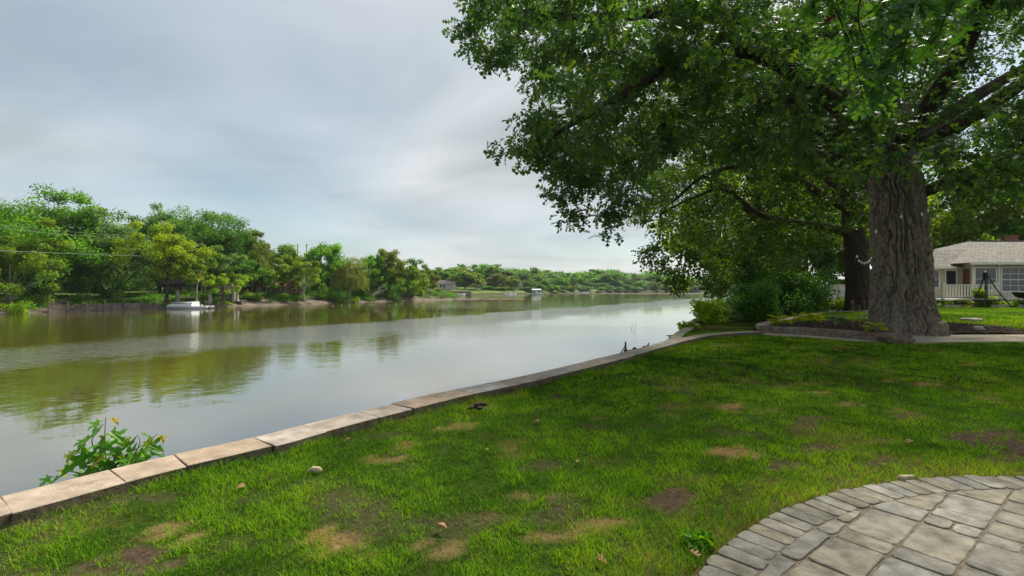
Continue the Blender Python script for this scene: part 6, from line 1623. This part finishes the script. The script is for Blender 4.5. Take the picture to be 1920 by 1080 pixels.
# utility poles and wires
def pole(label, px, top, d, r=.16):
    x = xat(px, d); zt = CZ + (540 - top) / F * d
    t = thing('utility_pole', label, 'pole', (x, d, 2.0)); MB().lathe([(r, 1.2), (r * .8, zt)], c=(x, d, 0), sides=8).build('post', M['pole'], t, smooth=True)
    MB().box(x - .5, x + .5, d - .18, d - .135, zt - .62, zt - .55).build('crossarm', M['pole'], t)
    for a in (-.4, .4): MB().lathe([(.03, 0), (.05, .08), (.03, .16)], c=(x + a, d - .16, zt - .549), sides=6).build('insulator', M['white_trim'], t)
    return np.array([x, d, zt])
pA = pole('left utility pole rising above the trees', 558, 458, 142); pB = pole('right utility pole rising above the trees', 575, 457, 146)
pole('grey pole standing in the last tree of the point', 788, 512, 136, .13)
M['cable'] = plain('cable', (0.15, 0.18, 0.17), .5, .05)
def cable(label, pts, r):
    o = link('power_line', tubes_mesh('power_line', [(catmull(pts, 10), r, 5)]), M['cable']); tag(o, label, 'cable')
cable('lowest thick power line crossing in front of the left trees', [P(-500, 452, 40), P(-100, 467, 46), P(0, 470, 48), P(200, 478, 62), P(350, 482, 84), P(450, 484, 110), P(560, 486, 141)], .019)
cable('middle power line sagging to the left pole', [P(-500, 380, 42), P(0, 428, 52), P(140, 441, 62), P(270, 449, 78), P(400, 457, 104), P(558, 459, 142)], .013)
cable('upper power line sagging to the right pole', [P(-500, 370, 42.5), P(0, 421, 52.5), P(140, 435, 63), P(270, 444, 80), P(400, 454, 106), P(575, 458, 146)], .013)
# water birds
M['goose'] = plain('goose', (0.055, 0.045, 0.035), .8, .3); M['gull'] = plain('gull', (0.75, 0.75, 0.73), .7)
def bird(name, label, px, py, mat, s, group):
    p = G(px, py, 0); b = MB()
    b.tube(catmull([p + [-.34 * s, 0, .12 * s], p + [-.1 * s, 0, .10 * s], p + [.2 * s, 0, .12 * s], p + [.32 * s, 0, .16 * s]], 3), np.array([.02, .08, .11, .13, .14, .14, .13, .10, .07, .03]) * s, 7)
    b.tube(catmull([p + [.24 * s, 0, .16 * s], p + [.30 * s, 0, .34 * s], p + [.38 * s, 0, .42 * s], p + [.48 * s, 0, .41 * s]], 3), np.array([.05, .045, .04, .04, .04, .045, .05, .05, .035, .012]) * s, 6)
    tag(b.build(name, mat, None, smooth=True), label, 'bird', group)
for k, (x, y, lab) in enumerate(((794, 583, 'leftmost dark goose swimming off the point'), (808, 583.5, 'second dark goose from the left off the point'), (823, 583, 'left bird of the close pair of dark geese'), (827, 583, 'right bird of the close pair of dark geese'), (843, 579, 'dark goose swimming alone right of the pair'), (1190, 555.5, 'distant dark bird on the far water, left of two'), (1222, 555, 'distant dark bird on the far water, right of two'))): bird('goose', lab, x, y, M['goose'], .42, 'geese on the river')
for k, (x, y) in enumerate(((624, 573), (640, 572.4), (655, 572.8), (693, 572), (698, 571.6), (742, 570.2), (753, 570), (730, 573.5))): bird('gull', ORD[k] + ' tiny white gull from the left, floating near the wooded shore', x, y, M['gull'], .26, 'gulls near the far shore')
# far seawall, boats and boat lift
sw_ = thing('far_seawall', 'grey seawall below the pale grey far house', 'seawall', (xat(840, 222), 222, 0))
for k in range(10): xx = xat(800, 222) + k * 2.05; MB().box(xx, xx + 2.0, 222, 222.4, -.5, 1.75 + rr.uniform(-.03, .03)).build('panel', M['foundation'], sw_)
def small_boat(label, px, py, L_):
    p = G(px, py, 0); t = thing('motor_boat', label, 'boat', (p[0], p[1], 0)); w = L_ * .18
    v = [(-L_ / 2, -w, .75), (L_ * .25, -w, .8), (L_ / 2, 0, .95), (L_ * .25, w, .8), (-L_ / 2, w, .75), (-L_ / 2, -w * .8, -.15), (L_ * .25, -w * .7, -.15), (L_ * .42, 0, -.1), (L_ * .25, w * .7, -.15), (-L_ / 2, w * .8, -.15)]
    f = [(0, 1, 2, 3, 4)] + [(i, i + 5, (i + 1) % 5 + 5, (i + 1) % 5) for i in range(5)] + [(9, 8, 7, 6, 5)]
    MB().add(v, f).build('hull', M['boat_white'], t, local=True); MB().prism([(-L_ * .05, -w * .6), (L_ * .1, -w * .5), (L_ * .1, w * .5), (-L_ * .05, w * .6)], .82, 1.3, .12).build('windscreen', M['pane'], t, local=True)
small_boat('white motor boat moored under the far seawall', 863, 553.5, 5.2); small_boat('white boat left of a pair on the far shore', 953, 552.2, 3.2); small_boat('white boat right of a pair on the far shore', 963, 551.9, 3.2); small_boat('white boat far off on the distant shore', 1098, 549.4, 5)
bl_ = thing('boat_lift', 'boat lift with a rounded teal-white canopy on the far shore', 'boat lift', (xat(1006, 252), 252, 0)); lx = xat(1006, 252)
a = np.linspace(0, PI, 9); b = MB()
b.add([(lx - 2.4 + 4.8 * e, 252 - 1.3 * math.cos(t), 2.0 + .75 * math.sin(t)) for e in (0, 1) for t in a], [(i, i + 9, i + 10, i + 1) for i in range(8)] + [tuple(range(8, -1, -1)), tuple(range(9, 18))]); b.build('canopy', M['white_cloth'], bl_)
for ax in (-2.2, 2.2):
    for ay in (-1.1, 1.1): MB().box(lx + ax - .08, lx + ax + .08, 252 + ay - .08, 252 + ay + .08, -.8, 2.02).build('post', M['alu'], bl_)
MB().box(lx - 2.3, lx - .4, 250.72, 250.76, .6, 2.0).build('side_curtain', M['teal'], bl_); MB().box(lx - 2.0, lx + 3.6, 251.2, 252.8, .15, .7).build('cradle', M['boat_white'], bl_)

# ------------------------------------------------------------------ near small things
M['rust'] = noise_mat('rust', (0.03, 0.022, 0.018), (0.09, 0.06, 0.045), 20, .8, .3)
mp_ = P(1173, 662, 10.9); mt = thing('mooring_post', 'dark braced pipe post standing in the river beside the wall curve', 'post', (mp_[0], mp_[1], 0))
tz = P(1173, 641, 10.9)[2]; MB().tube([(mp_[0], mp_[1], -.6), (mp_[0], mp_[1], tz)], .020, 8).build('post', M['rust'], mt)
for ex, ey in ((-.34, .05), (.16, .35)): MB().tube([(mp_[0], mp_[1], tz - .08), (mp_[0] + ex * 2, mp_[1] + ey, tz - 1.2)], .012, 6).build('brace', M['rust'], mt)
MB().lathe([(.03, tz - .28), (.045, tz - .24), (.045, tz - .2), (.02, tz - .16)], c=(mp_[0], mp_[1], 0), sides=8).build('collar', M['rust'], mt)
e = P(1213, 650, 11.6); MB().tube([(mp_[0], mp_[1], tz - .2), tuple(P(1190, 656, 11.2)), tuple(e)], .013, 6).build('arm', M['rust'], mt)
MB().lathe([(.03, -.05), (.05, -.03), (.05, .04), (.02, .06)], c=tuple(P(1190, 656, 11.2)), sides=8).build('pulley', M['rust'], mt)
MB().tube([tuple(e + [-.1, 0, -.02]), tuple(e + [.02, 0, .01]), tuple(e + [.05, 0, .09])], [.03, .028, .01], 6).build('cleat', M['rust'], mt)
q = P(1258, 641, 12.6); ct = thing('mooring_cleat', 'small dark mooring cleat on the edging by the corner lawn', 'cleat', (q[0], q[1], LZ)); q = np.array([4.42, 13.55, LZ + .04])
MB().tube([tuple(q), tuple(q + [0, 0, .07])], .02, 6).build('stem', M['rust'], ct); MB().tube([tuple(q + [-.10, -.05, .075]), tuple(q + [.10, .05, .075])], .016, 6).build('bar', M['rust'], ct)
M['clod'] = noise_mat('clod', (0.025, 0.016, 0.014), (0.085, 0.055, 0.048), 40, .9, .6)
p = G(896, 773); cl = thing('dark_clump', 'small heap of dark brown lumps on the lawn near the capstones', 'droppings', tuple(p))
for k, (ax, ay, az, al) in enumerate(((-.08, 0, .05, .6), (-.03, .03, .055, 1.2), (.02, -.02, .05, .2), (.03, .04, .085, .1), (.07, .03, .08, -.1), (-.01, .0, .09, .4))):
    c = p + [ax, ay, az]; dv = np.array([math.cos(al), math.sin(al), .1]) * .035
    MB().tube([c - dv * 1.2, c - dv * .6, c, c + dv * .6, c + dv * 1.2], [.006, .019, .023, .018, .005], 7).build('lump', M['clod'], cl, smooth=True)
MB().tube([p + [.08, -.02, .05], p + [.16, -.03, .055]], .006, 5).build('twig', M['stalk'], cl)
# fallen leaves and chips on the grass
M['dry_leaf'] = noise_mat('dry_leaf', (0.28, 0.14, 0.06), (0.52, 0.34, 0.18), 30, .8, .2); M['pale_chip'] = noise_mat('pale_chip', (0.36, 0.28, 0.18), (0.55, 0.46, 0.32), 20, .9, .4)
fl_me = [shaped_leaf('fallen_leaf', PIN if k % 2 else HOS, M['dry_leaf'], .5, fold=.5, curl=.5) for k in range(4)]
spots = [(459, 910, 'reddish fallen leaf on the grass below the second capstone'), (658, 823, 'tan fallen leaf near the capstones at the left'), (822, 693, 'x'), (915, 845, 'curled pale fallen leaf in the middle of the lawn'), (820, 803, 'small white-tan leaf left of the dark heap'), (1013, 790, 'tan leaf right of the dark heap'),
         (1086, 866, 'pale curled leaf in the centre right of the lawn'), (1560, 638, 'brown leaf near the path by the bed wall'), (478, 848, 'orange leaf tucked against the capstones'), (1139, 703, 'small brown leaf in the far grass'), (1853, 712, 'pale leaf in the grass at the far right'), (1710, 826, 'pale leaf left of the bare soil patch'), (1345, 672, 'grey leaf in the grass towards the bed'), (1310, 1046, 'tan leaf at the edge of the patio border'), (820, 985, 'light tan leaf low in the foreground grass'), (1118, 1046, 'small orange leaf at the bottom of the lawn')]
for k, (x, y, lab) in enumerate(spots):
    if lab == 'x': continue
    q = G(x, y, LZ + .03); o = link('fallen_leaf', fl_me[k % 4]); o.location = tuple(q); o.rotation_euler = (g.uniform(-.5, .5), g.uniform(-.5, .5), g.uniform(0, 6.2)); s = g.uniform(.045, .075); o.scale = (s, s, s); tag(o, lab, 'leaf')
q = G(588, 884, LZ + .012); b = MB(); b.tube([q + [-.05, 0, 0], q + [-.01, .01, .015], q + [.04, 0, .012], q + [.06, .01, 0]], [.006, .022, .026, .01], 7); tag(b.build('bark_piece', M['pale_chip'], None), 'tan knob of wood lying in the sunny grass at left', 'wood piece')
q = G(1704, 893, LZ + .02); b = MB(); b.prism([q[:2] + v_ for v_ in ([-.075, .018], [-.03, -.004], [.04, .012], [.085, .035], [.03, .042], [-.04, .034])], LZ - .01, LZ + .018, .006); tag(b.build('bark_piece', M['pale_chip'], None), 'pale splinter of bark on the grass at the patio edge', 'wood piece')
q = G(1345, 1035, LZ + .02)
bush('dandelion_plant', 'small weed growing at the patio border', (q[0] - .05, q[1] + .12, LZ), .04, .15, 'lf_green', 480, leaf=.04, dens=16, cat='plant')
# reed sticks in the river
for k, (px_, py_, h_, lab) in enumerate(((1190, 620, .22, 'curved thin reed standing in the calm river'), (1184, 617, .14, 'shorter faint reed beside the curved one'))):
    q = G(px_, py_, 0); tag(MB().tube([q - [0, 0, .3], q + [.02, 0, h_ * 1.0], q + [.10, 0, h_ * 2.2], q + [.02, 0, h_ * 3.4]], [.012, .010, .008, .004], 5).build('reed', M['rust'], None), lab, 'reed')
# low weeds hanging over the river edging
shrub_at('river_weed', 'leafy weed trailing over the river edging by the bright shrub', 1292, 622, 598, 34, 'lf_bright', 481, d=17.6, leaf=.10, dens=6, z=1.62, cat='plant')

# ------------------------------------------------------------------ air
def haze(density):
    m, nt, n, l = newmat('haze_air'); out = n('ShaderNodeOutputMaterial'); v = n('ShaderNodeVolumePrincipled')
    v.inputs['Color'].default_value = (.80, .88, 1.0, 1); v.inputs['Density'].default_value = density; v.inputs['Anisotropy'].default_value = .2
    l(v.outputs[0], out.inputs['Volume'])
    b = MB(); b.box(-2800, 2800, -150, 1400, -2.5, 60); tag(b.build('haze', m), 'thin pale summer haze over the river', 'haze', kind='stuff')
haze(0.00012)
print('TRIS', sum(len(o.data.loop_triangles) or sum(len(p.vertices) - 2 for p in o.data.polygons) for o in bpy.data.objects if o.type == 'MESH'), 'unique', sum(sum(len(p.vertices) - 2 for p in m.polygons) for m in bpy.data.meshes))
